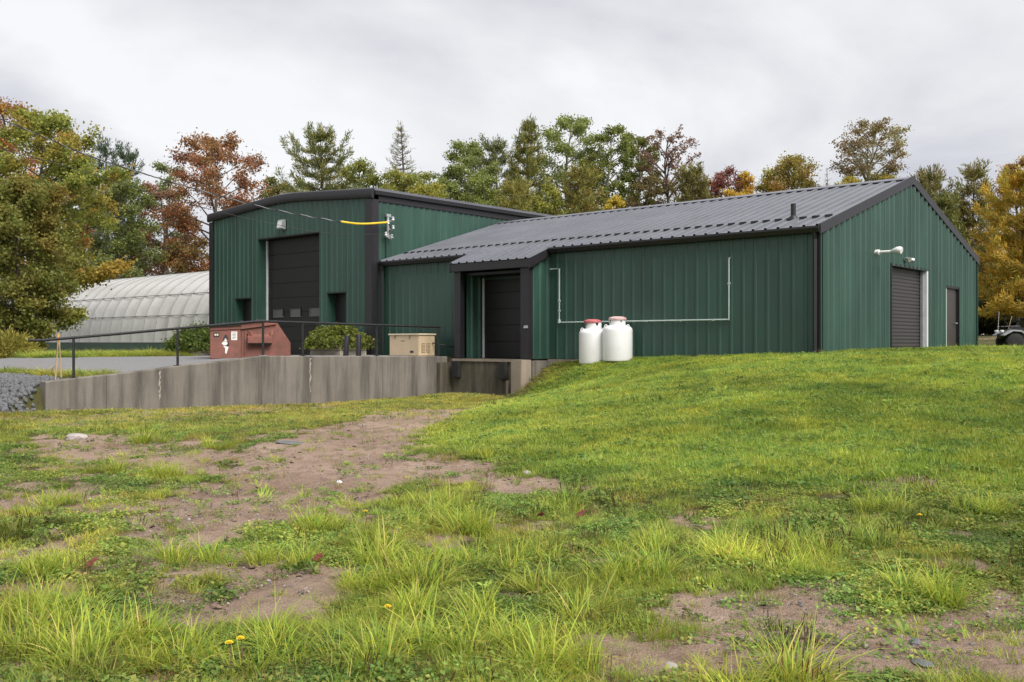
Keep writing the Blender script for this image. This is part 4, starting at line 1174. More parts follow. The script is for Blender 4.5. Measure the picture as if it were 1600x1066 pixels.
    C_[:, 2] = np.maximum(C_[:, 2], .15)
    ccol = palette(len(cl), pal, rg) * LEAF_GAIN
    lc = palette(nleaf, pal, rg) * LEAF_GAIN
    col = ccol[ci] * .7 + lc * .3
    col = col * rg.uniform(1 - cjit, 1 + cjit, nleaf)[:, None]
    if tip is not None:
        out_ = np.clip((np.hypot(C_[:, 0], C_[:, 1]) / (r_ + 1e-6)) * .6 + (C_[:, 2] / h) * .7 - .55, 0, 1)
        n_ = fbm(C_[:, 0] * .8 + C_[:, 1] * .5 + seed, C_[:, 2] * .8, seed, 2)
        k = np.clip(out_ * 1.5 * sstep(n_, .46, .60) * tip_amt, 0, .9)[:, None]
        col = col * (1 - k) + np.array(tip) * k * rg.uniform(.8, 1.2, nleaf)[:, None]
    finish_tree(root, wood, M[bark], [leaves(C_, leaf, np.clip(col, 0, 1), rg=rg)], M['leaf'])
    return root
def conifer(label, px, Y, top, rpx, base_y, pal, seed=1, whorls=9, per=5, tufts=15, blades=9, ln=.30, wd=.05, shape='cone', rise=.22, droop=0.0, group='trees behind the buildings', name='pine_tree', bark='bark', sparse=0.0, gap=.55, min_zb=.6, side=.26, cand=.5):
    rg = np.random.default_rng(seed); rnd = random.Random(seed)
    x = (px - 800) / F * Y; zg = gz(x, Y)
    h = (535 - top) / F * Y - zg; r_ = rpx / F * Y
    zb = max(min_zb, (535 - base_y) / F * Y - zg)
    root = wthing(name, label, 'tree', x, Y, zg - .05, group)
    pf = prof_fn(shape); wood = MB(); rt = .04 + h * .012
    bend = .03 * h * math.sin(seed * 1.7)
    wood.tube([(0, 0, 0), (bend, 0, h * .5), (bend * .4, 0, h * .8), (0, 0, h * .985)], [rt, rt * .6, rt * .3, .012], 7)
    P_, D_ = [], []
    for i in range(whorls):
        for j in range(per):
            if rnd.random() < sparse: continue
            t_ = min(max((i + rnd.uniform(-.22, .22)) / (whorls - .6), 0), 1)
            z = zb + (h * .96 - zb) * t_
            a_ = 2 * math.pi * (j + (i % 2) * .5 + rnd.uniform(-.3, .3)) / per
            L_ = r_ * pf(t_) * rnd.choice((.55, .8, .95, 1.05, 1.15))
            dirv = Vector((math.cos(a_), math.sin(a_), 0)); sd_ = Vector((-dirv.y, dirv.x, 0))
            up_ = L_ * (rise + .45 * t_) * rnd.uniform(.5, 1.4) - droop * L_
            st = Vector((0, 0, z - up_ * .4)); mid = st + dirv * L_ * .6 + Vector((0, 0, up_ * .30)); en = st + dirv * L_ + Vector((0, 0, up_ + .10 * L_))
            r0 = max(.01, rt * .28 * (1 - .7 * t_))
            wood.tube([st, mid, en], [r0, r0 * .6, .006], 4, cap=False)
            n_t = max(4, int(tufts * (.3 + .7 * L_ / r_)))
            for q in range(n_t):
                f_ = gap * .6 + (1 - gap * .6) * (q + rnd.random()) / n_t
                b0 = st.lerp(mid, f_ / .6) if f_ < .6 else mid.lerp(en, (f_ - .6) / .4)
                b0 = b0 + sd_ * rnd.uniform(-1, 1) * (1.05 - f_ * .8) * L_ * side + Vector((0, 0, rnd.uniform(-.03, .05) * L_))
                P_.append(tuple(b0)); D_.append(tuple((dirv * .8 + Vector((0, 0, .35 + .7 * t_))).normalized()))
            # candle-like upright tip
            for q in range(int(3 * cand * 2)):
                P_.append(tuple(en + Vector((rnd.uniform(-.05, .05), rnd.uniform(-.05, .05), q * ln * .45)))); D_.append((dirv.x * .3, dirv.y * .3, 1))
    for q in range(7):
        P_.append((0, 0, h * .985 - q * ln * .5)); D_.append((0, 0, 1))
    P_ = np.array(P_); D_ = unit(np.array(D_)); n = len(P_)
    C_ = np.repeat(P_, blades, 0) + rg.normal(size=(n * blades, 3)) * np.array([.10, .10, .05]) * (ln / .30)
    DD = unit(np.repeat(D_, blades, 0) + rg.normal(size=(n * blades, 3)) * .5)
    tc_ = palette(n, pal, rg) * LEAF_GAIN
    col = np.repeat(tc_, blades, 0) * rg.uniform(.7, 1.3, n * blades)[:, None]
    finish_tree(root, wood, M[bark], [needles(C_, DD, ln, wd, np.clip(col, 0, 1), rg=rg)], M['needle'])
    return root

# leaf colours (reflectance)
G_DARK, G_MID, G_LIGHT, G_YEL = (.070, .088, .028), (.125, .145, .034), (.17, .20, .055), (.22, .215, .045)
YEL, ORG, RUST, REDB, MAR = (.38, .28, .04), (.40, .17, .035), (.24, .095, .045), (.20, .075, .055), (.12, .05, .055)
OLIVE, OLB, GOLD = (.12, .11, .030), (.14, .095, .035), (.33, .22, .035)
PINE, PINE2, PINEY = (.085, .098, .034), (.130, .132, .036), (.20, .175, .042)

GL = 'trees at the left side of the yard'
broadleaf('dense dark olive maple in front of the greenhouse end', 28, 42.0, 276, 80, 552, 22000, .20, [(4, (.125, .125, .032)), (2, (.15, .125, .032)), (3, G_MID)], 'round', 11, 46, 6, .11, tip=ORG, tip_amt=.3, group=GL, name='maple_tree', upw=.15, min_zb=.5)
broadleaf('tall green maple turning yellow and orange at its tips beside the greenhouse', 62, 47.0, 165, 94, 455, 21000, .20, [(3, G_MID), (4, (.175, .20, .045)), (3, G_YEL)], 'oval', 12, 44, 6, .085, extra=((226, 418, -2.2), (212, 428, -2.6), (204, 270, -.5), (160, 292, -2.5), (150, 255, -1.0), (165, 490, -2.8)), tip=(.50, .27, .05), tip_amt=.5, group=GL, name='maple_tree', upw=.5)
broadleaf('red-tipped young maple rising behind the yellow-green one at the picture edge', 8, 56.0, 140, 60, 420, 9000, .20, [(2, REDB), (2, ORG), (2, G_YEL)], 'oval', 13, 26, 5, .15, tip=(.26, .05, .06), tip_amt=1, group=GL, name='maple_tree')
broadleaf('slender reddish-topped tree between the yellow maple and the dark pines', 108, 60.0, 192, 30, 420, 6000, .20, [(2, G_MID), (2, ORG), (1, REDB)], 'oval', 14, 20, 5, .2, tip=(.25, .06, .05), tip_amt=.9, group=GL)
conifer('dark pine with twin pointed tops left of the rust maple', 165, 72.0, 212, 48, 520, [(3, (.035, .055, .028)), (2, (.05, .07, .03))], 15, whorls=11, per=7, tufts=20, side=.34, shape='oval', group=GL)
conifer('narrow dark pine just right of its twin, left of the rust maple', 200, 74.0, 222, 34, 520, [(3, (.035, .055, .028)), (2, (.05, .07, .03))], 16, whorls=11, per=7, tufts=20, side=.34, shape='oval', group=GL)
broadleaf('grey-green rounded tree below the twin dark pines', 185, 66.0, 272, 52, 470, 12000, .22, [(3, (.105, .125, .048)), (2, G_MID)], 'round', 17, 26, 5, .15, group=GL)
broadleaf('slim pale green poplar beside the rust maple', 262, 76.0, 240, 26, 470, 3600, .24, [(2, (.14, .16, .062)), (1, G_MID)], 'column', 18, 18, 4, .22, bark='bark_pale', group=GL, name='poplar_tree')
broadleaf('big rust brown maple left of the tall garage', 335, 70.0, 204, 78, 440, 14000, .24, [(4, (.245, .125, .060)), (2, (.27, .14, .06)), (2, OLB), (1, (.18, .12, .06))], 'oval', 19, 36, 5, .085, tip=(.26, .08, .07), tip_amt=.5, group=GL, name='maple_tree')
broadleaf('thin dusty red maple with sky gaps over the greenhouse roof', 255, 73.0, 282, 48, 500, 6500, .22, [(3, (.22, .12, .085)), (2, (.22, .12, .06)), (2, (.16, .11, .06))], 'oval', 20, 26, 5, .10, group=GL, name='maple_tree')
broadleaf('olive rust undergrowth tree between greenhouse ridge and rust maple', 300, 68.0, 370, 44, 520, 6000, .22, [(3, OLB), (2, RUST), (2, G_DARK)], 'round', 21, 22, 5, .16, group=GL)
conifer('dark scraggy spruce behind the greenhouse ridge', 205, 78.0, 380, 50, 520, [(3, (.035, .05, .025)), (1, OLIVE)], 22, whorls=8, per=7, tufts=22, side=.36, shape='skirt', group=GL, name='spruce_tree', min_zb=.3)
conifer('low dark pine filling the gap behind the greenhouse', 140, 80.0, 352, 52, 530, [(3, (.035, .05, .025)), (1, PINE)], 23, whorls=8, per=7, tufts=22, side=.36, shape='skirt', group=GL, min_zb=.3)

GB_ = 'trees behind the buildings'
conifer('broad open white pine standing above the garage roof', 500, 62.0, 191, 104, 345, [(4, PINE), (3, PINE2), (1, PINEY)], 31, whorls=8, per=6, tufts=40, blades=10, shape='cone', rise=.16, gap=.15, side=.20)
broadleaf('small dark tree at the left foot of the white pine', 437, 66.0, 270, 26, 420, 3500, .2, [(2, G_DARK), (2, G_MID), (1, RUST)], 'oval', 32, 18, 4, .2)
broadleaf('light green bush-like tree right of the white pine', 565, 66.0, 246, 40, 400, 7000, .2, [(3, (.16, .18, .05)), (2, G_MID), (1, G_YEL)], 'oval', 33, 24, 5, .16)
conifer('wispy grey larch with thin pointed top', 626, 64.0, 186, 34, 330, [(3, (.10, .10, .07)), (2, (.13, .14, .06)), (1, OLB)], 34, whorls=16, per=5, tufts=8, blades=6, ln=.24, wd=.03, shape='cone', rise=.1, droop=.1, name='larch_tree', sparse=.1, cand=0)
broadleaf('yellow-green tree below the wispy larch', 628, 61.0, 262, 42, 420, 9000, .2, [(3, (.16, .18, .05)), (2, G_YEL), (1, G_LIGHT), (1, (.30, .24, .05))], 'round', 35, 26, 5, .15)
broadleaf('low orange-tinged green tree just above the garage eave', 670, 60.0, 282, 34, 420, 6000, .2, [(3, G_YEL), (2, (.18, .2, .05)), (1, GOLD)], 'round', 36, 22, 5, .17)
broadleaf('pale green poplar with rounded top, first right of the larch', 727, 66.0, 212, 44, 380, 9500, .2, [(4, (.165, .19, .062)), (2, G_LIGHT), (1, G_MID)], 'oval', 37, 30, 5, .12, bark='bark_pale', name='poplar_tree')
conifer('dark leaning pine between two pale green poplars', 772, 68.0, 214, 44, 400, [(3, PINE), (2, (.07, .075, .028)), (1, PINE2)], 38, whorls=10, per=7, tufts=24, side=.34, shape='oval', rise=.35)
conifer('tall olive pine with feathery pointed top left of the big poplar', 826, 63.0, 180, 44, 370, [(3, PINE), (4, PINE2), (2, PINEY)], 39, whorls=11, per=7, tufts=24, side=.34, shape='cone', rise=.4)
conifer('short yellow-green pine low against the garage roof end', 805, 58.0, 282, 46, 420, [(3, PINE2), (3, PINEY)], 40, whorls=8, per=7, tufts=22, side=.36, shape='skirt', rise=.25)
broadleaf('tallest pale green poplar, highest crown over the roof ridge', 888, 66.0, 174, 50, 360, 9000, .2, [(4, (.150, .175, .052)), (3, G_LIGHT), (1, G_MID)], 'column', 41, 36, 5, .12, bark='bark_pale', name='poplar_tree')
broadleaf('dark green aspen right of the tallest poplar', 950, 65.0, 190, 38, 345, 6500, .2, [(3, G_MID), (1, G_DARK), (3, (.14, .155, .042))], 'column', 42, 30, 5, .13, bark='bark_pale', name='aspen_tree')
broadleaf('narrow green aspen touching the bare red maple', 995, 67.0, 198, 28, 350, 7000, .2, [(3, G_MID), (2, (.115, .125, .04))], 'column', 43, 26, 5, .14, bark='bark_pale', name='aspen_tree')
conifer('low olive pine under the aspens', 905, 60.0, 258, 52, 380, [(3, PINE2), (2, PINEY), (1, OLB)], 44, whorls=8, per=7, tufts=22, side=.36, shape='skirt', rise=.2)
broadleaf('small bright yellow birch just above the roof ridge', 966, 58.0, 300, 18, 390, 2600, .17, [(3, YEL), (2, (.34, .29, .06))], 'oval', 45, 16, 4, .2, name='birch_tree')
broadleaf('sparse dark red maple with bare trunk showing', 1044, 64.0, 198, 46, 300, 2100, .19, [(3, (.15, .085, .075)), (2, (.16, .095, .07)), (2, OLB)], 'round', 46, 26, 4, .07, upw=.8, name='maple_tree')
broadleaf('thin brown-green understory tree beneath the sparse maple', 1012, 62.0, 270, 36, 400, 3200, .18, [(2, OLIVE), (2, (.10, .07, .04))], 'oval', 47, 20, 4, .14)
conifer('olive brown pine right of the sparse red maple', 1082, 60.0, 258, 30, 400, [(3, OLIVE), (2, (.10, .085, .035))], 48, whorls=11, per=7, tufts=20, side=.34, shape='oval', rise=.35)
broadleaf('plum red maple low above the ridge', 1136, 62.0, 256, 32, 400, 5500, .18, [(3, (.16, .06, .06)), (2, REDB), (1, OLB)], 'round', 49, 24, 5, .15, name='maple_tree')
broadleaf('small golden birch with narrow tip beside the plum maple', 1170, 60.0, 262, 22, 400, 3800, .17, [(3, GOLD), (2, YEL), (1, RUST)], 'cone', 50, 20, 4, .2, name='birch_tree')
broadleaf('golden shrub-height tree at the foot of the plum maple', 1152, 57.0, 288, 22, 400, 3200, .17, [(3, YEL), (2, GOLD)], 'round', 51, 18, 4, .2)
broadleaf('rounded olive and orange maple above the middle of the ridge', 1234, 61.0, 242, 48, 400, 11000, .19, [(4, (.15, .14, .035)), (2, G_YEL), (1, GOLD), (1, (.24, .12, .04))], 'round', 52, 30, 5, .15, tip=(.28, .13, .05), tip_amt=.5, name='maple_tree')
conifer('thin bare snag beside the tall sparse poplar', 1292, 68.0, 260, 12, 330, [(1, (.20, .20, .20))], 53, whorls=9, per=4, tufts=3, blades=2, ln=.15, wd=.02, name='dead_tree', bark='bark_pale', cand=0)
broadleaf('tall sparse poplar with rust-tipped leaves over the gable peak', 1360, 60.0, 182, 54, 290, 4600, .18, [(4, (.17, .165, .06)), (3, (.20, .18, .06)), (1, (.17, .10, .055))], 'oval', 54, 34, 5, .085, bark='bark_pale', tip=(.22, .12, .07), tip_amt=.7, upw=.85, name='poplar_tree')
broadleaf('low yellow-green tree at the left foot of the sparse poplar', 1325, 58.0, 268, 24, 400, 4000, .18, [(3, G_YEL), (2, GOLD)], 'round', 55, 20, 4, .2)
broadleaf('low yellow-green tree at the right foot of the sparse poplar', 1385, 58.0, 262, 22, 400, 3600, .18, [(3, (.19, .18, .045)), (1, GOLD)], 'round', 56, 20, 4, .2)
conifer('grey-brown pine right behind the gable peak', 1452, 57.0, 262, 38, 430, [(3, (.12, .115, .055)), (2, OLB), (2, PINE2)], 57, whorls=11, per=7, tufts=20, side=.34, shape='oval', rise=.45)
conifer('green pine lower on the right roof slope', 1478, 55.0, 300, 34, 470, [(3, PINE2), (2, PINE)], 58, whorls=8, per=7, tufts=22, side=.36, shape='skirt', rise=.3)
conifer('pointed brown-tipped pine between gable and golden pines', 1522, 56.0, 256, 34, 520, [(3, OLIVE), (2, OLB), (2, PINE2)], 59, whorls=11, per=7, tufts=20, side=.34, shape='oval', rise=.45)
GRR = 'golden pines at the right edge'
conifer('large golden-green pine with layered boughs right of the gable wall', 1592, 50.0, 268, 86, 490, [(3, (.36, .27, .045)), (3, (.25, .22, .045)), (2, (.42, .27, .045))], 60, whorls=8, per=8, tufts=40, blades=11, side=.4, shape='skirt', rise=.05, group=GRR)
conifer('second golden pine leaning in from the right picture edge', 1655, 48.0, 225, 90, 490, [(3, (.38, .26, .045)), (3, (.25, .20, .045))], 61, whorls=8, per=8, tufts=40, blades=11, side=.4, shape='skirt', rise=.1, group=GRR)
conifer('dark shaded spruce behind the quad bike', 1570, 58.0, 400, 62, 530, [(3, (.04, .05, .02)), (2, (.06, .065, .025))], 62, whorls=9, per=8, tufts=24, side=.38, shape='skirt', rise=-.05, group=GRR, name='spruce_tree', min_zb=.2)
conifer('dark spruce close to the gable wall corner', 1530, 60.0, 380, 52, 530, [(3, (.04, .05, .02)), (2, PINE)], 63, whorls=9, per=8, tufts=24, side=.38, shape='skirt', rise=-.05, group=GRR, name='spruce_tree', min_zb=.2)
conifer('dark spruce at the far right picture edge', 1630, 56.0, 380, 60, 530, [(3, (.04, .05, .02)), (2, PINE)], 64, whorls=9, per=8, tufts=24, side=.38, shape='skirt', rise=-.05, group=GRR, name='spruce_tree', min_zb=.2)
broadleaf('orange-leaved maple top showing above the golden pines', 1592, 60.0, 246, 40, 420, 5500, .2, [(3, (.30, .15, .04)), (2, OLB), (1, GOLD)], 'oval', 65, 24, 5, .14, group=GRR, name='maple_tree')

broadleaf('low green tree filling between larch and first poplar', 692, 67.0, 258, 34, 420, 4200, .2, [(3, G_MID), (2, G_LIGHT)], 'round', 81, 22, 5, .16)
broadleaf('low pale green tree under the leaning dark pine', 758, 62.0, 268, 34, 430, 4600, .19, [(3, G_LIGHT), (2, G_MID)], 'round', 82, 22, 5, .16)
broadleaf('olive understory tree between tallest poplar and dark aspen', 922, 64.0, 232, 30, 420, 4200, .19, [(3, G_MID), (2, OLIVE)], 'oval', 83, 22, 5, .15)
broadleaf('yellowish understory tree at the garage roof end', 858, 59.0, 284, 30, 430, 4200, .18, [(3, G_YEL), (2, G_MID)], 'round', 84, 20, 5, .16)
broadleaf('brownish low tree left of the plum maple', 1108, 63.0, 272, 26, 420, 3200, .18, [(3, OLB), (2, RUST)], 'oval', 85, 20, 4, .16)
broadleaf('low green-gold tree between the golden birch and the round maple', 1200, 62.0, 268, 26, 420, 3400, .18, [(3, G_YEL), (2, GOLD)], 'oval', 86, 20, 4, .16)
broadleaf('low olive tree right of the round maple', 1272, 63.0, 272, 20, 420, 2600, .18, [(3, G_MID), (2, OLIVE)], 'oval', 87, 18, 4, .17)
broadleaf('brown-green low tree just right of the gable peak', 1440, 60.0, 290, 26, 430, 3600, .18, [(3, OLIVE), (2, OLB)], 'round', 88, 20, 4, .17)
broadleaf('golden-brown low tree beside the right roof slope', 1498, 58.0, 318, 30, 480, 5200, .18, [(3, OLIVE), (2, GOLD)], 'round', 89, 22, 5, .16)

broadleaf('dark bushy undergrowth just past the gable wall corner', 1546, 54.0, 470, 34, 534, 5000, .18, [(3, (.035, .042, .018)), (2, (.05, .055, .02))], 'round', 90, 22, 5, .18, group=GRR, name='bush', cat='bush', min_zb=.1)
broadleaf('dark bushy undergrowth directly behind the quad bike', 1596, 54.0, 476, 36, 534, 5000, .18, [(3, (.035, .042, .018)), (2, (.05, .055, .02))], 'round', 91, 22, 5, .18, group=GRR, name='bush', cat='bush', min_zb=.1)

# far wood beyond everything, one uncountable mass
n = 26000
x = rng.uniform(-150, 170, n); y = 118 + rng.normal(0, 7, n) + 6 * np.sin(x * .05)
hh = 3.2 + 3.4 * fbm(x * .16, x * .05, 92, 3)
z = ground(x, y) + rng.uniform(0, 1, n) ** .7 * hh
v_, f_, c_ = leaves(np.stack([x, y, z + EYE], 1), .75, palette(n, [(3, (.06, .08, .03)), (2, (.09, .09, .03)), (1, (.14, .09, .035))], rng) * rng.uniform(.7, 1.3, n)[:, None])
ob = bpy.data.objects.new('distant_woods', npmesh('distant_woods', v_, f_, c_, M['leaf'])); COL.objects.link(ob); ob['kind'] = 'stuff'

broadleaf('soft olive-green tree low between white pine and larch', 592, 66.0, 262, 32, 420, 4600, .19, [(3, G_YEL), (2, G_MID)], 'oval', 93, 22, 5, .16)
broadleaf('low muted green tree right behind the garage eave beside the first poplar', 660, 68.0, 258, 30, 420, 4200, .19, [(3, G_MID), (2, G_YEL)], 'oval', 94, 22, 5, .16)
broadleaf('low olive tree behind the left foot of the white pine', 462, 68.0, 276, 30, 420, 4200, .19, [(3, G_MID), (2, OLIVE)], 'round', 95, 22, 5, .16)

# shrubs
def shrub(label, x, y, r_, h, zb, n, leaf, pal, seed, name='shrub', cat='shrub', group=None, feather=False):
    rg = np.random.default_rng(seed); zg = gz(x, y)
    root = wthing(name, label, cat, x, y, zg, group)
    wood = MB(); rnd = random.Random(seed); tips = []
    for i in range(26):
        a_ = i * 2.4; e_ = math.acos(1 - (i + .5) / 26 * .95)
        d_ = Vector((math.sin(e_) * math.cos(a_) * r_, math.sin(e_) * math.sin(a_) * r_, zb + math.cos(e_) * (h - zb)))
        wood.tube([(0, 0, zb), d_ * .5, d_ * .9], [.02, .012, .005], 4, cap=False)
    wood.build('branches', M['bark'], root, DO, frame=False)
    d_ = unit(rg.normal(size=(n, 3))); d_[:, 2] = np.abs(d_[:, 2]) * 1.0 - .12
    lump = .66 + .62 * fbm(d_[:, 0] * 3.2 + 5, d_[:, 1] * 3.2 + d_[:, 2] * 4, seed, 3) + .25 * (rg.uniform(0, 1, n) ** 8)
    rad = rg.uniform(.55, 1.0, n) ** .6
    C_ = d_ * np.array([r_, r_, h - zb]) * (lump * rad)[:, None] + np.array([0, 0, zb])
    col = palette(n, pal, rg) * 1.3 * rg.uniform(.7, 1.3, n)[:, None]
    if feather:
        p_ = needles(C_, unit(d_ + rg.normal(size=(n, 3)) * .5), leaf, leaf * .22, col, rg=rg)
    else: p_ = leaves(C_, leaf, col, rg=rg)
    me_ = npmesh('foliage', p_[0], p_[1], p_[2], M['leaf']); ob = bpy.data.objects.new('foliage', me_); COL.objects.link(ob); ob.parent = root
    return root
def planter(u, v, wd, label):
    x_, y_ = W(u, v).xy; z = gz(x_, y_); O = (u, v, z)
    p_ = thing('planter', label, 'planter', u, v, z, 'planters beside the garage door')
    for j in range(2):
        z0 = z - .02 + j * .2
        MB().box((u - wd, v - wd * .7, z0 + .004), (u + wd, v - wd * .7 + .07, z0 + .196)).build('plank', M['timber'], p_, O, bevel=.008)
        MB().box((u - wd, v + wd * .7 - .07, z0 + .004), (u + wd, v + wd * .7, z0 + .196)).build('plank', M['timber'], p_, O, bevel=.008)
        MB().box((u - wd, v - wd * .7 + .071, z0 + .004), (u - wd + .07, v + wd * .7 - .071, z0 + .196)).build('plank', M['timber'], p_, O, bevel=.008)
        MB().box((u + wd - .07, v - wd * .7 + .071, z0 + .004), (u + wd, v + wd * .7 - .071, z0 + .196)).build('plank', M['timber'], p_, O, bevel=.008)
    MB().box((u - wd + .071, v - wd * .7 + .071, z), (u + wd - .071, v + wd * .7 - .071, z + .33)).build('soil', M['soil'], p_, O)
    return x_, y_
x_, y_ = planter(16.55, -1.75, .82, 'pale timber planter behind the two bollards')
shrub('rounded yellow-green shrub in the planter behind the two bollards', x_, y_, 1.12, 1.18, .34, 5200, .11, [(3, (.12, .15, .03)), (3, (.17, .18, .035)), (1, (.08, .11, .025))], 71, group='shrubs beside the garage door')
x_, y_ = planter(25.75, -1.75, .82, 'pale timber planter behind the dumpster')
shrub('rounded green shrub in the planter behind the dumpster', x_, y_, 1.15, 1.35, .34, 5200, .11, [(3, (.09, .13, .03)), (2, (.13, .16, .035)), (1, (.06, .09, .025))], 72, group='shrubs beside the garage door')
bx, by = -19.8, 38.0
shrub('low golden feathery juniper at the left picture edge', bx, by, 1.35, 1.05, .05, 6000, .24, [(3, (.24, .22, .05)), (2, (.30, .26, .06)), (1, (.15, .15, .04))], 73, name='juniper', feather=True)

# ------------------------------------------------------------------ stakes
def stake(name, label, pts, r_, m, tape=None, group=None):
    x_, y_, z_ = pts[0]
    s_ = wthing(name, label, 'stake', x_, y_, z_, group)
    MB().tube(pts, r_, 4).build('shaft', m, s_, (x_, y_, z_), frame=False)
    if tape:
        a_, b2 = Vector(pts[-1]), Vector(pts[0]); 
        MB().tube([a_.lerp(b2, .02), a_.lerp(b2, .16)], r_ * 1.5, 6).build('tape', M[tape], s_, (x_, y_, z_), frame=False)
P = lambda px, py, Y: tuple(wpix(px, py, Y))
stake('survey_stake', 'leaning wooden survey stake with orange tape at the wall end, nearer the gravel pile', [P(86.5, 594, 22.3), P(91.5, 521, 22.3)], .018, M['wood'], 'orange', 'survey stakes at the wall end')
stake('survey_stake', 'wooden survey stake leaning against its twin, nearer the first rail post', [P(95.5, 590, 22.4), P(92.5, 528, 22.35)], .016, M['wood'], None, 'survey stakes at the wall end')
stake('marker_pole', 'pale upright marker pole against the dark spruces', [P(1559, 524, 44), P(1561, 487, 44)], .011, M['jamb'])
stake('marker_pole', 'leaning tan marker pole beside the quad bike', [P(1573, 524, 37), P(1581, 494, 37)], .013, M['wood'])

# ------------------------------------------------------------------ quad bike at the right edge
qx, qy = wpix(1608, 540, 33.0)[:2]
qz = gz(qx, qy)
q_ = wthing('quad_bike', 'black and white quad bike parked past the gable wall', 'quad bike', qx, qy, qz, rot=R(172))
def qwheel(x, y):
    w_ = MB().tube([(x, y - .12, .28), (x, y - .09, .28), (x, y + .09, .28), (x, y + .12, .28)], [.22, .28, .28, .22], 20).build('wheel', M['rubber'], q_, DO, frame=False, smooth=True)
    MB().tube([(x, y - .125, .28), (x, y + .125, .28)], .13, 12).build('rim', M['black'], w_, DO, frame=False)
for x in (-.62, .62):
    for y in (-.45, .45): qwheel(x, y)
MB().prism([(-.95, -.2, .38), (.95, -.2, .38), (1.0, -.2, .52), (.45, -.2, .80), (.2, -.2, .74), (-.3, -.2, .70), (-.95, -.2, .72)], (0, .4, 0)).build('body', M['black'], q_, DO, frame=False, bevel=.03)
for y0, y1 in ((-.58, -.21), (.21, .58)):
    MB().prism([(.28, y0, .52), (.42, y0, .66), (.72, y0, .68), (1.0, y0, .50), (1.0, y0, .46), (.7, y0, .62), (.44, y0, .60), (.32, y0, .48)], (0, y1 - y0, 0)).build('fender', M['atv_white'], q_, DO, frame=False, bevel=.012)
    MB().prism([(-.28, y0, .52), (-.42, y0, .66), (-.72, y0, .68), (-1.0, y0, .60), (-1.0, y0, .56), (-.7, y0, .62), (-.44, y0, .60), (-.32, y0, .48)], (0, y1 - y0, 0)).build('fender', M['atv_white'], q_, DO, frame=False, bevel=.012)
    MB().box((-.3, y0 + .05, .30), (.3, y1 - .05, .34)).build('footrest', M['black'], q_, DO, frame=False)
    MB().box((.05, y0 * .5 + y1 * .5 - .02, .36), (.28, y0 * .5 + y1 * .5 + .02, .62)).build('side_panel', M['atv_white'], q_, DO, frame=False)
MB().prism([(-.75, -.17, .74), (-.1, -.17, .72), (.12, -.17, .80), (.05, -.17, .86), (-.2, -.17, .82), (-.75, -.17, .90)], (0, .34, 0)).build('seat', M['black'], q_, DO, frame=False, bevel=.03)
MB().tube([(.45, 0, .75), (.30, 0, 1.02)], .035, 8).tube([(.16, -.42, 1.02), (.28, -.25, 1.08), (.30, 0, 1.04), (.28, .25, 1.08), (.16, .42, 1.02)], .02, 8).build('handlebar', M['black'], q_, DO, frame=False)
MB().box((.30, -.10, .98), (.42, .10, 1.10)).build('instrument_pod', M['black'], q_, DO, frame=False, bevel=.02)
for y in (-.25, .25):
    MB().lathe([(.02, -.03), (.07, -.02), (.07, .03), (.05, .05)], (.96, y, .62), 12).build('headlight', M['ceramic'], q_, DO, frame=False)
rk = MB()
for x in (.5, .65, .8): rk.tube([(x, -.38, .80), (x, .38, .80)], .012, 6)
for y in (-.38, 0, .38): rk.tube([(.42, y, .80), (.9, y, .79)], .012, 6)
rk.build('front_rack', M['rail'], q_, DO, frame=False)
rk = MB()
for x in (-.6, -.75, -.9): rk.tube([(x, -.38, .93), (x, .38, .93)], .012, 6)
for y in (-.38, 0, .38): rk.tube([(-.5, y, .93), (-1.0, y, .92)], .012, 6)
rk.tube([(-.6, -.3, .7), (-.6, -.3, .93)], .012, 6).tube([(-.6, .3, .7), (-.6, .3, .93)], .012, 6)
rk.build('rear_rack', M['rail'], q_, DO, frame=False)

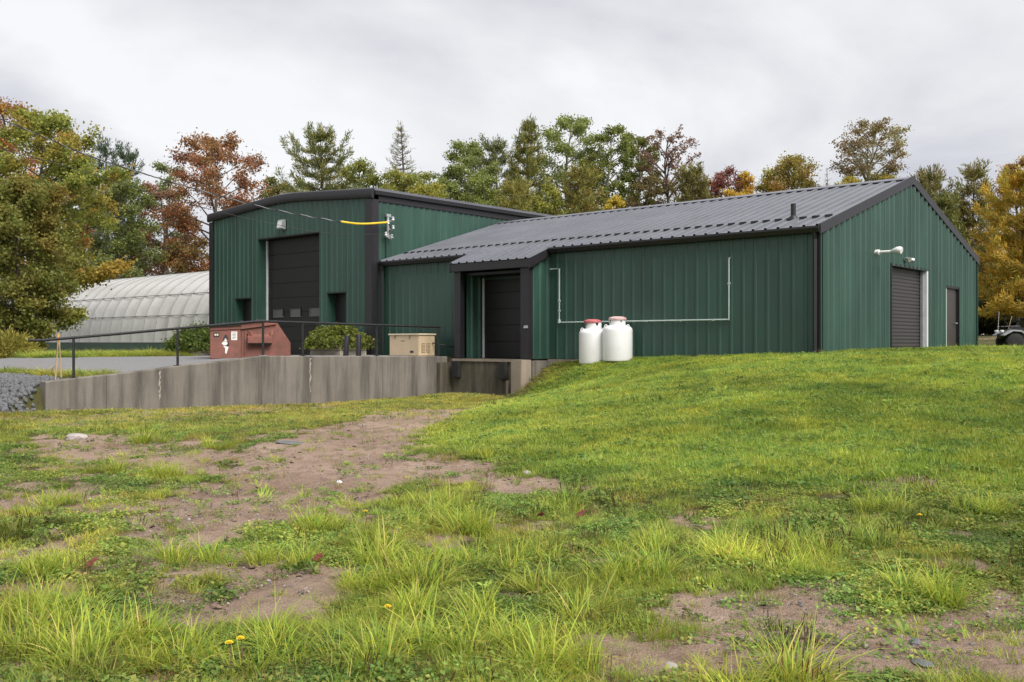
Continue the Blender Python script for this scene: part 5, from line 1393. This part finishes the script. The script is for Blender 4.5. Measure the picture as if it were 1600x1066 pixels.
# ------------------------------------------------------------------ scatter (stuff): sources live outside the scene
def scatter(name, cname, sources, P_, rot, scl, idx, tint, kind='stuff'):
    coll = bpy.data.collections.new(cname)
    for i, me_ in enumerate(sources):
        coll.objects.link(bpy.data.objects.new(f'{cname}_{i:02d}', me_))
    me_ = bpy.data.meshes.new(name)
    me_.vertices.add(len(P_)); me_.vertices.foreach_set('co', np.asarray(P_, np.float32).ravel())
    a = me_.attributes.new('rot', 'FLOAT_VECTOR', 'POINT'); a.data.foreach_set('vector', np.asarray(rot, np.float32).ravel())
    a = me_.attributes.new('scl', 'FLOAT_VECTOR', 'POINT'); a.data.foreach_set('vector', np.asarray(scl, np.float32).ravel())
    a = me_.attributes.new('pick', 'INT', 'POINT'); a.data.foreach_set('value', np.asarray(idx, np.int32))
    a = me_.attributes.new('tint', 'FLOAT_VECTOR', 'POINT'); a.data.foreach_set('vector', np.asarray(tint, np.float32).ravel())
    ob = bpy.data.objects.new(name, me_); COL.objects.link(ob); ob['kind'] = kind
    ng = bpy.data.node_groups.new(name, 'GeometryNodeTree')
    ng.interface.new_socket('Geometry', in_out='INPUT', socket_type='NodeSocketGeometry')
    ng.interface.new_socket('Geometry', in_out='OUTPUT', socket_type='NodeSocketGeometry')
    nn = ng.nodes.new
    gi, go = nn('NodeGroupInput'), nn('NodeGroupOutput')
    ci = nn('GeometryNodeCollectionInfo'); ci.inputs['Collection'].default_value = coll
    ci.inputs['Separate Children'].default_value = True; ci.inputs['Reset Children'].default_value = True
    ip = nn('GeometryNodeInstanceOnPoints'); ip.inputs['Pick Instance'].default_value = True
    def na(nm_, ty):
        q = nn('GeometryNodeInputNamedAttribute'); q.data_type = ty; q.inputs['Name'].default_value = nm_
        return [s for s in q.outputs if s.enabled and s.name == 'Attribute'][0]
    e2r = nn('FunctionNodeEulerToRotation')
    ng.links.new(na('rot', 'FLOAT_VECTOR'), e2r.inputs[0])
    ng.links.new(gi.outputs[0], ip.inputs['Points']); ng.links.new(ci.outputs[0], ip.inputs['Instance'])
    ng.links.new(na('pick', 'INT'), ip.inputs['Instance Index']); ng.links.new(e2r.outputs[0], ip.inputs['Rotation'])
    ng.links.new(na('scl', 'FLOAT_VECTOR'), ip.inputs['Scale'])
    ng.links.new(ip.outputs[0], go.inputs[0])
    md = ob.modifiers.new('scatter', 'NODES'); md.node_group = ng
    return ob

def blades(n, hmin, hmax, spread, wd, bend, cols, seed, segs=3, flop=.3):
    """a tuft of curved grass blades"""
    rg = np.random.default_rng(seed)
    V_, F_, K_ = [], [], []
    a = rg.uniform(0, 2 * np.pi, n); r0 = spread * np.sqrt(rg.uniform(0, 1, n))
    base = np.stack([np.cos(a) * r0, np.sin(a) * r0, np.zeros(n) - .01], 1)
    az = a + rg.normal(0, .8, n); lean = np.abs(rg.normal(0, flop, n)) + .08
    H = rg.uniform(hmin, hmax, n); bd = rg.uniform(.3, 1.0, n) * bend
    dirs = np.stack([np.cos(az), np.sin(az)], 1)
    side = np.stack([-np.sin(az + rg.normal(0, .6, n)), np.cos(az), np.zeros(n)], 1); side = unit(side)
    col = palette(n, cols, rg) * rg.uniform(.75, 1.25, n)[:, None]
    k = 0; W_ = wd * rg.uniform(.7, 1.3, n)
    for s in range(segs + 1):
        t_ = s / segs
        ang = lean + bd * t_
        # integrate a curving blade
        hor = H * (np.sin(lean) * t_ + bd * t_ * t_ * .5); ver = H * (t_ * np.cos(lean) - bd * bd * t_ ** 3 * .22)
        c = base + np.stack([dirs[:, 0] * hor, dirs[:, 1] * hor, np.maximum(ver, .004)], 1)
        w_ = (W_ * (1 - t_ ** 1.6) + .0004)[:, None]
        V_.append(np.stack([c - side * w_ * .5, c + side * w_ * .5], 1))
    V_ = np.stack(V_, 1)                         # n, segs+1, 2, 3
    ids = np.arange(n * (segs + 1) * 2).reshape(n, segs + 1, 2)
    F_ = np.stack([ids[:, :-1, 0], ids[:, :-1, 1], ids[:, 1:, 1], ids[:, 1:, 0]], -1).reshape(-1, 4)
    return npmesh('tuft', V_.reshape(-1, 3), F_, np.repeat(col, (segs + 1) * 2, 0), M['grass'])
def rosette(n, size, spread, hgt, cols, seed, aspect=.7):
    """low broad leaves: clover, dandelion, creeping weeds"""
    rg = np.random.default_rng(seed)
    a = rg.uniform(0, 2 * np.pi, n); r0 = spread * np.sqrt(rg.uniform(0, 1, n))
    C_ = np.stack([np.cos(a) * r0, np.sin(a) * r0, rg.uniform(.1, 1, n) * hgt], 1)
    col = palette(n, cols, rg) * rg.uniform(.75, 1.25, n)[:, None]
    v, f, c = leaves(C_, size, col, up=2.2, aspect=aspect, rg=rg)
    return npmesh('weed', v, f, c, M['grass'])
def straps(n, ln, wd, cols, seed):
    """dock or dandelion: long leaves rising from one point"""
    rg = np.random.default_rng(seed); V_, F_, K_ = [], [], []
    for i in range(n):
        a = 2 * math.pi * i / n + rg.uniform(-.3, .3); L_ = ln * rg.uniform(.6, 1.1); el = rg.uniform(.25, 1.0)
        d = np.array([math.cos(a), math.sin(a), 0]); s = np.array([-d[1], d[0], 0]); k = len(V_) 
        c = np.array(palette(1, cols, rg)[0]) * rg.uniform(.8, 1.2)
        for j, (t_, w_) in enumerate(((0, .15), (.3, .7), (.6, 1), (.85, .7), (1, .05))):
            p0 = d * L_ * t_ * math.cos(el) + np.array([0, 0, L_ * (t_ * math.sin(el) - t_ * t_ * .35)]) + np.array([0, 0, .01])
            V_ += [p0 - s * wd * w_ * .5 + np.array([0, 0, .15 * wd * w_]), p0 + s * wd * w_ * .5 + np.array([0, 0, .15 * wd * w_])]; K_ += [c, c]
            if j: q = k + 2 * j; F_.append((q - 2, q - 1, q + 1, q))
    return npmesh('weed', np.array(V_), np.array(F_), np.array(K_), M['grass'])
def spikes(n, h, cols, seed):
    """plantain seed stalks"""
    rg = np.random.default_rng(seed); V_, F_, K_ = [], [], []
    for i in range(n):
        b = np.array([rg.normal(0, .05), rg.normal(0, .05), 0]); t_ = np.array([rg.normal(0, .12), rg.normal(0, .12), 1]); t_ /= np.linalg.norm(t_); H = h * rg.uniform(.5, 1.1)
        c = np.array(palette(1, cols, rg)[0]) * rg.uniform(.8, 1.2)
        for a in (0, 1.05, 2.1):
            s = np.array([math.cos(a), math.sin(a), 0]); k = len(V_)
            for z_, w_ in ((0, .0015), (.6, .0015), (.64, .004), (.9, .004), (1, .001)):
                V_ += [b + t_ * H * z_ - s * w_, b + t_ * H * z_ + s * w_]; K_ += [c, c]
            for j in range(4): q = k + 2 * j; F_.append((q, q + 1, q + 3, q + 2))
    return npmesh('weed', np.array(V_), np.array(F_), np.array(K_), M['grass'])

LG = [(4, (0.289, 0.383, 0.055)), (3, (0.373, 0.438, 0.069)), (2, (0.215, 0.321, 0.053)), (1, (0.505, 0.446, 0.139))]
WG = [(4, (0.315, 0.387, 0.054)), (3, (0.405, 0.429, 0.071)), (2, (0.206, 0.315, 0.054)), (1, (0.539, 0.446, 0.156))]
DRY = [(3, (0.38, 0.29, 0.113)), (2, (0.278, 0.242, 0.076)), (1, (0.253, 0.145, 0.076)), (1, (0.202, 0.229, 0.051))]
CLV = [(3, (0.162, 0.26, 0.058)), (3, (0.226, 0.319, 0.066)), (1, (0.342, 0.362, 0.083))]
lawn_src = [blades(34, .028, .065, .11, .006, .7, LG, 100 + i, 2, .5) for i in range(4)] + [blades(26, .02, .05, .12, .007, .9, LG, 110 + i, 2, .7) for i in range(2)] + [rosette(26, .035, .12, .035, CLV, 120)]
weed_src = ([blades(34, .09, .24, .11, .0085, 1.1, WG, 200 + i, 3, .42) for i in range(3)]          # 0-2 medium
  + [blades(46, .16, .40, .10, .009, 1.6, WG, 210 + i, 4, .45) for i in range(3)]                   # 3-5 long arching
  + [rosette(60, .042, .17, .07, CLV, 220), rosette(44, .05, .16, .09, CLV, 221), rosette(64, .028, .17, .04, CLV, 222)]   # 6-8 creeping
  + [straps(11, .20, .045, CLV, 230), straps(9, .28, .07, CLV, 231)]                               # 9-10 dock, dandelion
  + [spikes(8, .26, [(2, (.14, .09, .045)), (1, (.20, .15, .06))], 240), spikes(5, .2, [(2, (.10, .065, .035)), (1, (.16, .12, .05))], 241)]  # 11-12
  + [blades(40, .05, .15, .13, .005, .9, DRY, 250, 3, .6), blades(26, .10, .26, .12, .004, .8, DRY, 251, 3, .45)]      # 13-14 dry
  + [blades(80, .10, .22, .13, .004, .5, [(3, (.21, .26, .04)), (2, (.26, .27, .05))], 260, 3, .25)]) # 15 fine hair grass
def jitter(n, rg, tilt=.12): return np.stack([rg.normal(0, tilt, n), rg.normal(0, tilt, n), rg.uniform(0, 6.283, n)], 1)
def field(n, y0, y1, rg, power=1.0, x_of=.56):
    """random points of the wedge of ground in view, denser towards the camera by 1/distance**power"""
    t_ = rg.uniform(0, 1, n)
    if power == 1.0: y = y0 + (y1 - y0) * t_
    elif power == 2.0: y = y0 * (y1 / y0) ** t_
    else: y = np.sqrt(y0 * y0 + (y1 * y1 - y0 * y0) * t_)
    x = rg.uniform(-1, 1, n) * (x_of * (y + 1.0) + 4.5)
    return x, y
def outside(x, y):
    """false inside buildings, walls and the gravel"""
    u, v = UV(x, y)
    ok = ~((u > -.02) & (u < 28) & (v > -.1) & (v < 19))
    ok &= ~((u > BU0 - .15) & (u < 12.3) & (v > -BD - .1) & (v < 0.1))
    ok &= ~((u > 16.2) & (u < 27) & (v > -.6))
    ok &= ~((u > 11.95) & (u < 12.35) & (v > -13.65) & (v < -.8))
    return ok
def soft_tint(x, y, rg, n, amt=.18, s=0):
    """slow changes of colour over the turf"""
    a = fbm(x * .5, y * .5, 40 + s, 3) - .5; b = fbm(x * 1.7, y * 1.7, 60 + s, 3) - .5
    k = 1 + a * .9 * amt / .18 + b * .6
    r = k * (1 + b * .5) ; g = k; bl = k * (1 - .3 * b)
    t_ = np.stack([r, g, bl], 1) * rg.uniform(1 - amt, 1 + amt, n)[:, None]
    return np.clip(t_, .35, 1.9)
rg = np.random.default_rng(77)

# lawn
x, y = field(250000, 8.0, 33.0, rg, 1.0, .58)
lm = lawn_mask(x, y); dm = dirt_mask(x, y); u, v = UV(x, y)
foot = sstep(y, 16, 20) * (1 - lm)                     # short thin turf between the dirt and the wall
pr = np.maximum(lm, .55 * foot)
keep = (rg.uniform(0, 1, len(x)) < pr * (1 - np.clip(dm * 1.2, 0, .97))) & outside(x, y) & ((u < 12) | (v < -14.6))
x, y, foot = x[keep], y[keep], foot[keep]; n = len(x)
z = ground(x, y)
sc = (.85 + .9 * fbm(x * 1.1, y * 1.1, 81, 3) ** 1.5) * rg.uniform(.7, 1.25, n)
pickL = rg.choice(7, n, p=[.2, .2, .2, .2, .08, .07, .05])
tn = soft_tint(x, y, rg, n, .15)
tn = tn * (1 + foot[:, None] * np.array([.16, -.08, .25]) * (.5 + 1.2 * fbm(x * .6, y * .6, 83, 3))[:, None])
scatter('lawn_grass', 'lawn_tufts', lawn_src, np.stack([x, y, z + EYE - .005], 1), jitter(n, rg), np.stack([sc * 1.1, sc * 1.1, sc], 1), pickL, tn)
# far lawn past the gable wall
x = rg.uniform(13, 34, 26000); y = rg.uniform(29, 56, 26000); u, v = UV(x, y)
k_ = outside(x, y) & (u < -.2) & (np.abs(x) < .58 * y) & (fbm(x * .7, y * .7, 52, 3) < .58 + .3 * (y < 36)); x, y = x[k_], y[k_]; n = len(x)
sc = rg.uniform(1.6, 2.6, n)
scatter('far_grass', 'far_tufts', lawn_src, np.stack([x, y, ground(x, y) + EYE - .005], 1), jitter(n, rg), np.stack([sc * 1.5, sc * 1.5, sc], 1), rg.integers(0, 4, n), soft_tint(x, y, rg, n, .15))

# ground cover of the rough part: low creeping leaves and short blades
x, y = field(150000, 3.6, 22.0, rg, 2.0, .58)
lm = lawn_mask(x, y); dm = dirt_mask(x, y); u, v = UV(x, y)
gap_ = sstep(fbm(x * 1.9, y * 1.9, 51, 4), .50, .66)
dens = (1 - lm * .85) * (1 - np.clip(dm * 1.1, 0, .96)) * (1 - .75 * gap_) * (.35 + .65 * sstep(fbm(x * 2.6, y * 2.6, 53, 3), .34, .58))
keep = (rg.uniform(0, 1, len(x)) < dens * .8) & outside(x, y) & ((u < 12) | (v < -14.6)); x, y = x[keep], y[keep]; n = len(x)
kn = fbm(x * 1.4 + 9, y * 1.4, 54, 3) + rg.normal(0, .06, n)
pk = np.where(kn < .42, 8, np.where(kn < .50, 6, np.where(kn < .56, 13, rg.integers(0, 3, n))))
sc = rg.uniform(.35, .8, n) * np.where(pk < 3, .62, 1.0)
scatter('ground_cover', 'cover_tufts', weed_src, np.stack([x, y, ground(x, y) + EYE - .006], 1), jitter(n, rg, .12), np.stack([sc, sc, sc * .9], 1), pk, soft_tint(x, y, rg, n, .22, 3))
print('cover', n)

# taller weeds and grasses in clumps
x, y = field(95000, 3.6, 24.0, rg, 1.4, .58)
x = np.concatenate([x, rg.uniform(-.6, .6, 20000) * 9]); y = np.concatenate([y, rg.uniform(4.3, 9.0, 20000)])
lm = lawn_mask(x, y); dm = dirt_mask(x, y); u, v = UV(x, y)
clump = fbm(x * 1.5, y * 1.5, 91, 4); patch = fbm(x * .5, y * .5, 95, 3); kindn = fbm(x * 1.1 + 30, y * 1.1, 97, 3)
near = 1 - sstep(y, 6.5, 9)
dens = np.clip(2.6 * (clump - .485) + 1.1 * (patch - .50) + .10 * near, .012, .9) * (1 - lm * .95) * (1 - np.clip(dm * 1.1, 0, .93))
keep = (rg.uniform(0, 1, len(x)) < dens) & outside(x, y) & ((u < 12) | (v < -14.6))
x, y, clump, dm, lm, kindn, near = [q[keep] for q in (x, y, clump, dm, lm, kindn, near)]; n = len(x)
z = ground(x, y); r_ = rg.uniform(0, 1, n)
tall_ = kindn > .54; creep = kindn < .45
dryz = np.clip((y - 12) / 7, 0, 1) * (1 - lm)
p_long = np.where(tall_, .22, .03) * (1 - .7 * dryz); p_creep = np.where(creep, .62, .34) * (1 - .6 * dryz); p_dry = .17 + .35 * dryz
c0 = p_long; c1 = c0 + p_creep; c2 = c1 + p_dry; c3 = c2 + .045; c4 = c3 + .09; c5 = c4 + np.where(tall_, .12, .05)
pk = np.where(r_ < c0, rg.integers(3, 6, n), np.where(r_ < c1, rg.integers(6, 9, n), np.where(r_ < c2, rg.integers(13, 15, n), np.where(r_ < c3, rg.integers(9, 11, n), np.where(r_ < c4, rg.integers(11, 13, n), np.where(r_ < c5, 15, rg.integers(0, 3, n)))))))
sc = rg.uniform(.36, .80, n) * (.65 + 1.1 * np.clip(clump - .44, 0, 1) * 1.6) * (1 - .35 * (dm > .3)) * (1 - .3 * dryz)
sc = np.where((pk == 9) | (pk == 10), sc * .65, np.where(pk == 0, sc * .8, sc))
scatter('weeds', 'weed_tufts', weed_src, np.stack([x, y, z + EYE - .008], 1), jitter(n, rg, .2), np.stack([sc, sc, sc], 1), pk, soft_tint(x, y, rg, n, .32, 5))
print('weeds', n)

# grass on the upper yard and verge beyond the drive
ux = rg.uniform(12.4, 60, 60000); vx = rg.uniform(-14, 1.8, 60000)
x = CX - ux * CO + vx * SI; y = CY + ux * SI + vx * CO
road = ((vx > -11.8) & (vx < -7.6) & (ux > 14.6)) | ((ux > 12.3) & (ux < 24.8) & (vx > -7.7)) | ((ux < 15.5) & (vx > -11.5))
m_ = (~road) & outside(x, y) & (np.abs(x) < .56 * y) & (fbm(x, y, 99, 3) > .36) & ~((ux > 12) & (ux < 18) & (vx < -12.3))
x, y, vx, ux = x[m_], y[m_], vx[m_], ux[m_]; n = len(x); z = ground(x, y)
sc = rg.uniform(.9, 1.8, n) * np.where(vx < -10.5, .9, 1.25)
pkx = np.where(rg.uniform(0, 1, n) < np.where(vx < -10, .6, .12), rg.integers(13, 15, n), rg.integers(0, 2, n))
scatter('verge_grass', 'verge_tufts', weed_src, np.stack([x, y, z + EYE - .005], 1), jitter(n, rg), np.stack([sc * 1.4, sc * 1.4, sc * .6], 1), pkx, soft_tint(x, y, rg, n, .15, 9))

# thatch, sprigs and dead stems straggling over the bare dirt
x, y = field(38000, 3.6, 22.0, rg, 2.0, .58); dm = dirt_mask(x, y)
pn = sstep(fbm(x * 2.2, y * 2.2, 71, 4), .46, .62)
keep = (rg.uniform(0, 1, len(x)) < .32 * pn * (dm > .25)) & outside(x, y) & (UV(x, y)[0] < 12); x, y = x[keep], y[keep]; n = len(x)
pk = rg.choice([8, 6, 13, 14, 0, 11, 9], n, p=[.30, .16, .24, .10, .12, .04, .04]); sc = rg.uniform(.25, .62, n)
scatter('track_weeds', 'track_tufts', weed_src, np.stack([x, y, ground(x, y) + EYE - .006], 1), jitter(n, rg, .2), np.stack([sc * 1.15, sc * 1.15, sc], 1), pk, soft_tint(x, y, rg, n, .25, 8))

# prominent tufts measured on the photograph
HERO = [(40,1000,.45,3,1.15),(170,1045,.45,4,1.1),(300,1010,.45,3,1.05),(420,1030,.42,5,1.05),(660,1030,.45,3,1.1),(700,960,.42,4,1.1),(760,880,.4,3,1.05),(590,850,.36,15,1.1),(860,1040,.4,4,1.0),(90,890,.36,5,.95),(930,960,.36,15,1.05),(870,925,.40,15,1.25),(985,905,.38,3,1.2),(640,920,.36,4,1.1),(720,830,.42,3,1.2),(700,790,.40,15,1.2),(1370,800,.30,4,1.05),(1440,930,.34,5,1.0),(300,880,.30,3,1.0),(230,690,.32,3,1.15),(160,740,.32,15,1.1),(262,745,.3,4,1.0),(345,700,.28,15,1.0),(620,880,.4,4,1.1),(760,1000,.4,5,1.0),(130,1020,.45,3,1.1),(820,870,.4,15,1.1),(1000,860,.34,4,1.0),(860,800,.3,0,1.2),(640,790,.36,1,1.3),(500,830,.3,3,1.0),(450,880,.3,4,.9),(1030,1000,.3,15,1.0),(560,920,.34,4,1.0),(300,690,.25,14,1.2),(430,655,.22,3,.8),(60,960,.4,4,1.0),(220,1000,.4,10,.7),(130,945,.35,10,.8),(560,1040,.4,3,.9),(1250,880,.3,4,.9),(1530,800,.3,5,.9),(1130,840,.3,9,.7),(690,720,.25,14,1.0),(420,860,.28,9,.7),(75,790,.3,2,1.2),(380,690,.3,14,1.2),(1320,690,.3,9,.7),(1180,660,.25,9,.7)]
PP, RR, SS, II, TT = [], [], [], [], []
for (px, py, spread, pkk, scl) in HERO:
    hx, hy = pixg(px, py)
    for k in range(9):
        a_ = rg.uniform(0, 6.28); rr_ = spread * .8 * math.sqrt(rg.uniform(0, 1)); x_ = hx + math.cos(a_) * rr_; y_ = hy + math.sin(a_) * rr_ * .8
        PP.append((x_, y_, gz(x_, y_) + EYE - .01)); RR.append((rg.normal(0, .1), rg.normal(0, .1), rg.uniform(0, 6.28)))
        s_ = scl * rg.uniform(.6, 1.1) * (1 - .35 * rr_ / spread); SS.append((s_, s_, s_)); II.append(pkk if rg.uniform() < .8 else (4 if pkk in (3, 15) else pkk))
        tn = rg.uniform(.9, 1.2); TT.append((tn * 1.04, tn * 1.04, tn * .9))
scatter('grass_clumps', 'clump_tufts', weed_src, np.array(PP), np.array(RR), np.array(SS), np.array(II), np.array(TT))

# pebbles on the dirt and the stone pile at the wall end
def rockmesh(seed, m, flat_=.7):
    rnd = random.Random(seed); bm = bmesh.new(); bmesh.ops.create_icosphere(bm, subdivisions=1, radius=.5)
    for vtx in bm.verts:
        vtx.co *= rnd.uniform(.72, 1.12); vtx.co.z *= flat_; vtx.co.x *= 1.2
    me_ = bpy.data.meshes.new('stone'); bm.to_mesh(me_); bm.free(); me_.materials.append(m); return me_
x, y = field(42000, 4.0, 24, rg, 2.0, .58)
dm = dirt_mask(x, y); keep = (rg.uniform(0, 1, len(x)) < np.clip(dm, 0, 1) * .6 * sstep(fbm(x * 3, y * 3, 61, 3), .42, .62)) & outside(x, y); x, y = x[keep], y[keep]; n = len(x)
sc = .015 + .045 * rg.uniform(0, 1, n) ** 3
scatter('soil_clods', 'clod_shapes', [rockmesh(340 + i, M['clod'], .45) for i in range(5)], np.stack([x, y, ground(x, y) + EYE], 1), jitter(n, rg, .3), np.stack([sc * 1.3, sc * 1.3, sc], 1), rg.integers(0, 5, n), np.ones((n, 3)))
x, y = field(60000, 4.0, 26, rg, 2.0, .58)
dm = dirt_mask(x, y); keep = (rg.uniform(0, 1, len(x)) < np.clip(dm, 0.03, 1) * .55) & outside(x, y); x, y = x[keep], y[keep]; n = len(x)
z = ground(x, y); sc = .010 + .022 * rg.uniform(0, 1, n) ** 4
scatter('pebbles', 'pebble_shapes', [rockmesh(300 + i, M['stone'] if i % 2 else M['stone_grey']) for i in range(5)], np.stack([x, y, z + EYE + .002], 1), jitter(n, rg, .4), np.stack([sc] * 3, 1), rg.integers(0, 5, n), np.ones((n, 3)))
ux = rg.uniform(12.05, 24, 11000); vx = rg.uniform(-15.6, -12.0, 11000)
x = CX - ux * CO + vx * SI; y = CY + ux * SI + vx * CO
keep = (vx < -13.0 + .06 * (ux - 12)) & (vx > -15.1 + .3 * np.sin(ux)) & ((ux > 12.5) | (vx < -13.75)); x, y = x[keep], y[keep]; n = len(x); z = ground(x, y)
sc = rg.uniform(.06, .17, n)
scatter('stone_pile', 'pile_shapes', [rockmesh(320 + i, M['stone_grey'], .8) for i in range(6)], np.stack([x, y, z + EYE + .03 + .05 * rg.uniform(0, 1, n)], 1), rg.uniform(-1, 1, (n, 3)) * 3, np.stack([sc] * 3, 1), rg.integers(0, 6, n), np.ones((n, 3)))

# ------------------------------------------------------------------ small single things on the ground
def rock(label, px, py, sx, sy, sz, m, seed):
    x_, y_ = pixg(px, py); rnd = random.Random(seed); bm = bmesh.new(); bmesh.ops.create_icosphere(bm, subdivisions=2, radius=.5)
    for vtx in bm.verts:
        k = rnd.uniform(.82, 1.1); vtx.co = Vector((vtx.co.x * sx * k, vtx.co.y * sy * k, vtx.co.z * sz * k))
    me_ = bpy.data.meshes.new('rock'); bm.to_mesh(me_); bm.free(); me_.materials.append(m)
    ob = bpy.data.objects.new('rock', me_); COL.objects.link(ob); ob.location = (x_, y_, gz(x_, y_) + EYE + sz * .18); ob.rotation_euler = (0, 0, rnd.uniform(0, 3))
    tag(ob, label, 'stone', 'loose stones on the dirt')
rock('pinkish stone in the grass at the left of the dirt track', 118, 686, .36, .24, .14, M['stone'], 1)
rock('pale flat stone at the foot of the retaining wall', 441, 634, .28, .18, .10, M['stone'], 2)
rock('dark flat slate on the bare dirt in the lower right corner', 1442, 1042, .13, .09, .03, M['stone_grey'], 3)
rock('small pale stone on the bare dirt left of the slate', 1048, 1046, .10, .07, .04, M['stone'], 4)
rock('flat grey stone above the slate in the lower right dirt', 1430, 1005, .12, .06, .03, M['stone_grey'], 5)
rock('white pebble in the grass near the middle of the dirt track', 530, 757, .10, .08, .06, M['jamb'], 6)
rock('grey slab lying flat in the middle of the track', 455, 693, .8, .34, .05, M['stone_grey'], 7)
rock('brown clod of earth on the dirt track', 364, 722, .20, .14, .07, M['brownstalk'], 8)
rock('small white stone at the foot of the dock pillar', 832, 617, .10, .08, .07, M['jamb'], 9)
rock('pinkish stone at the lawn edge right of the track', 823, 742, .13, .1, .07, M['stone'], 10)
def small_leaf(label, px, py, s):
    x_, y_ = pixg(px, py); rnd = random.Random(px)
    pts = []
    for k in range(10):
        a_ = 2 * math.pi * k / 10; r2 = s * (1 if k % 2 == 0 else .55); pts.append((r2 * math.cos(a_), r2 * math.sin(a_), .15 * r2 * (k % 2)))
    ob = MB().add([(0, 0, .0)] + pts + [(0, 0, -.002)] + [(q[0], q[1], q[2] - .002) for q in pts], [(0, 1 + k, 1 + (k + 1) % 10) for k in range(10)] + [(11, 12 + (k + 1) % 10, 12 + k) for k in range(10)] + [(1 + k, 12 + k, 12 + (k + 1) % 10, 1 + (k + 1) % 10) for k in range(10)]).build('fallen_leaf', M['redleaf'], None, DO, frame=False)
    ob.location = (x_, y_, gz(x_, y_) + EYE + .07); ob.rotation_euler = (R(35), R(rnd.uniform(-20, 20)), rnd.uniform(0, 6))
    tag(ob, label, 'leaf', 'fallen red leaves in the grass')
small_leaf('red fallen leaf beside the grass clump at right', 1322, 785, .07)
small_leaf('red fallen leaf in the weeds above the small bare patch', 497, 888, .05)
small_leaf('red fallen leaf at the far left of the weeds', 143, 897, .06)
small_leaf('red fallen leaf in the weeds right of the tall middle grass', 908, 815, .06)
small_leaf('brownish red leaf low in the left foreground weeds', 222, 990, .05)
small_leaf('red fallen leaf between middle grass and lawn edge', 845, 818, .045)
def flower(label, px, py, hgt):
    x_, y_ = pixg(px, py); zb = gz(x_, y_)
    f_ = wthing('dandelion', label, 'flower', x_, y_, zb, 'yellow dandelions in the grass')
    MB().tube([(0, 0, 0), (.01, 0, hgt * .6), (0, .01, hgt)], .003, 5).build('stem', M['brownstalk'], f_, DO, frame=False)
    mb = MB()
    for ring, (r2, zt, n_) in enumerate(((.020, .004, 12), (.014, .010, 9), (.007, .014, 6))):
        for k in range(n_):
            a_ = 2 * math.pi * (k + ring * .5) / n_; c_, s_ = math.cos(a_), math.sin(a_)
            mb.add([(0, 0, hgt), (r2 * c_ - .004 * s_, r2 * s_ + .004 * c_, hgt + zt), (r2 * 1.15 * c_, r2 * 1.15 * s_, hgt + zt * .8), (r2 * c_ + .004 * s_, r2 * s_ - .004 * c_, hgt + zt)], [(0, 1, 2, 3)])
    mb.build('flower_head', M['petal'], f_, DO, frame=False)
flower('yellow dandelion standing alone among the weeds at right', 1437, 838, .16)
flower('yellow dandelion at the bottom edge, left of its neighbour', 358, 1058, .16)
flower('yellow dandelion at the bottom edge, right of its neighbour', 376, 1056, .17)
flower('yellow dandelion in the middle foreground grass', 606, 990, .14)
flower('yellow dandelion on the tuft at the end of the dirt patch', 571, 826, .14)
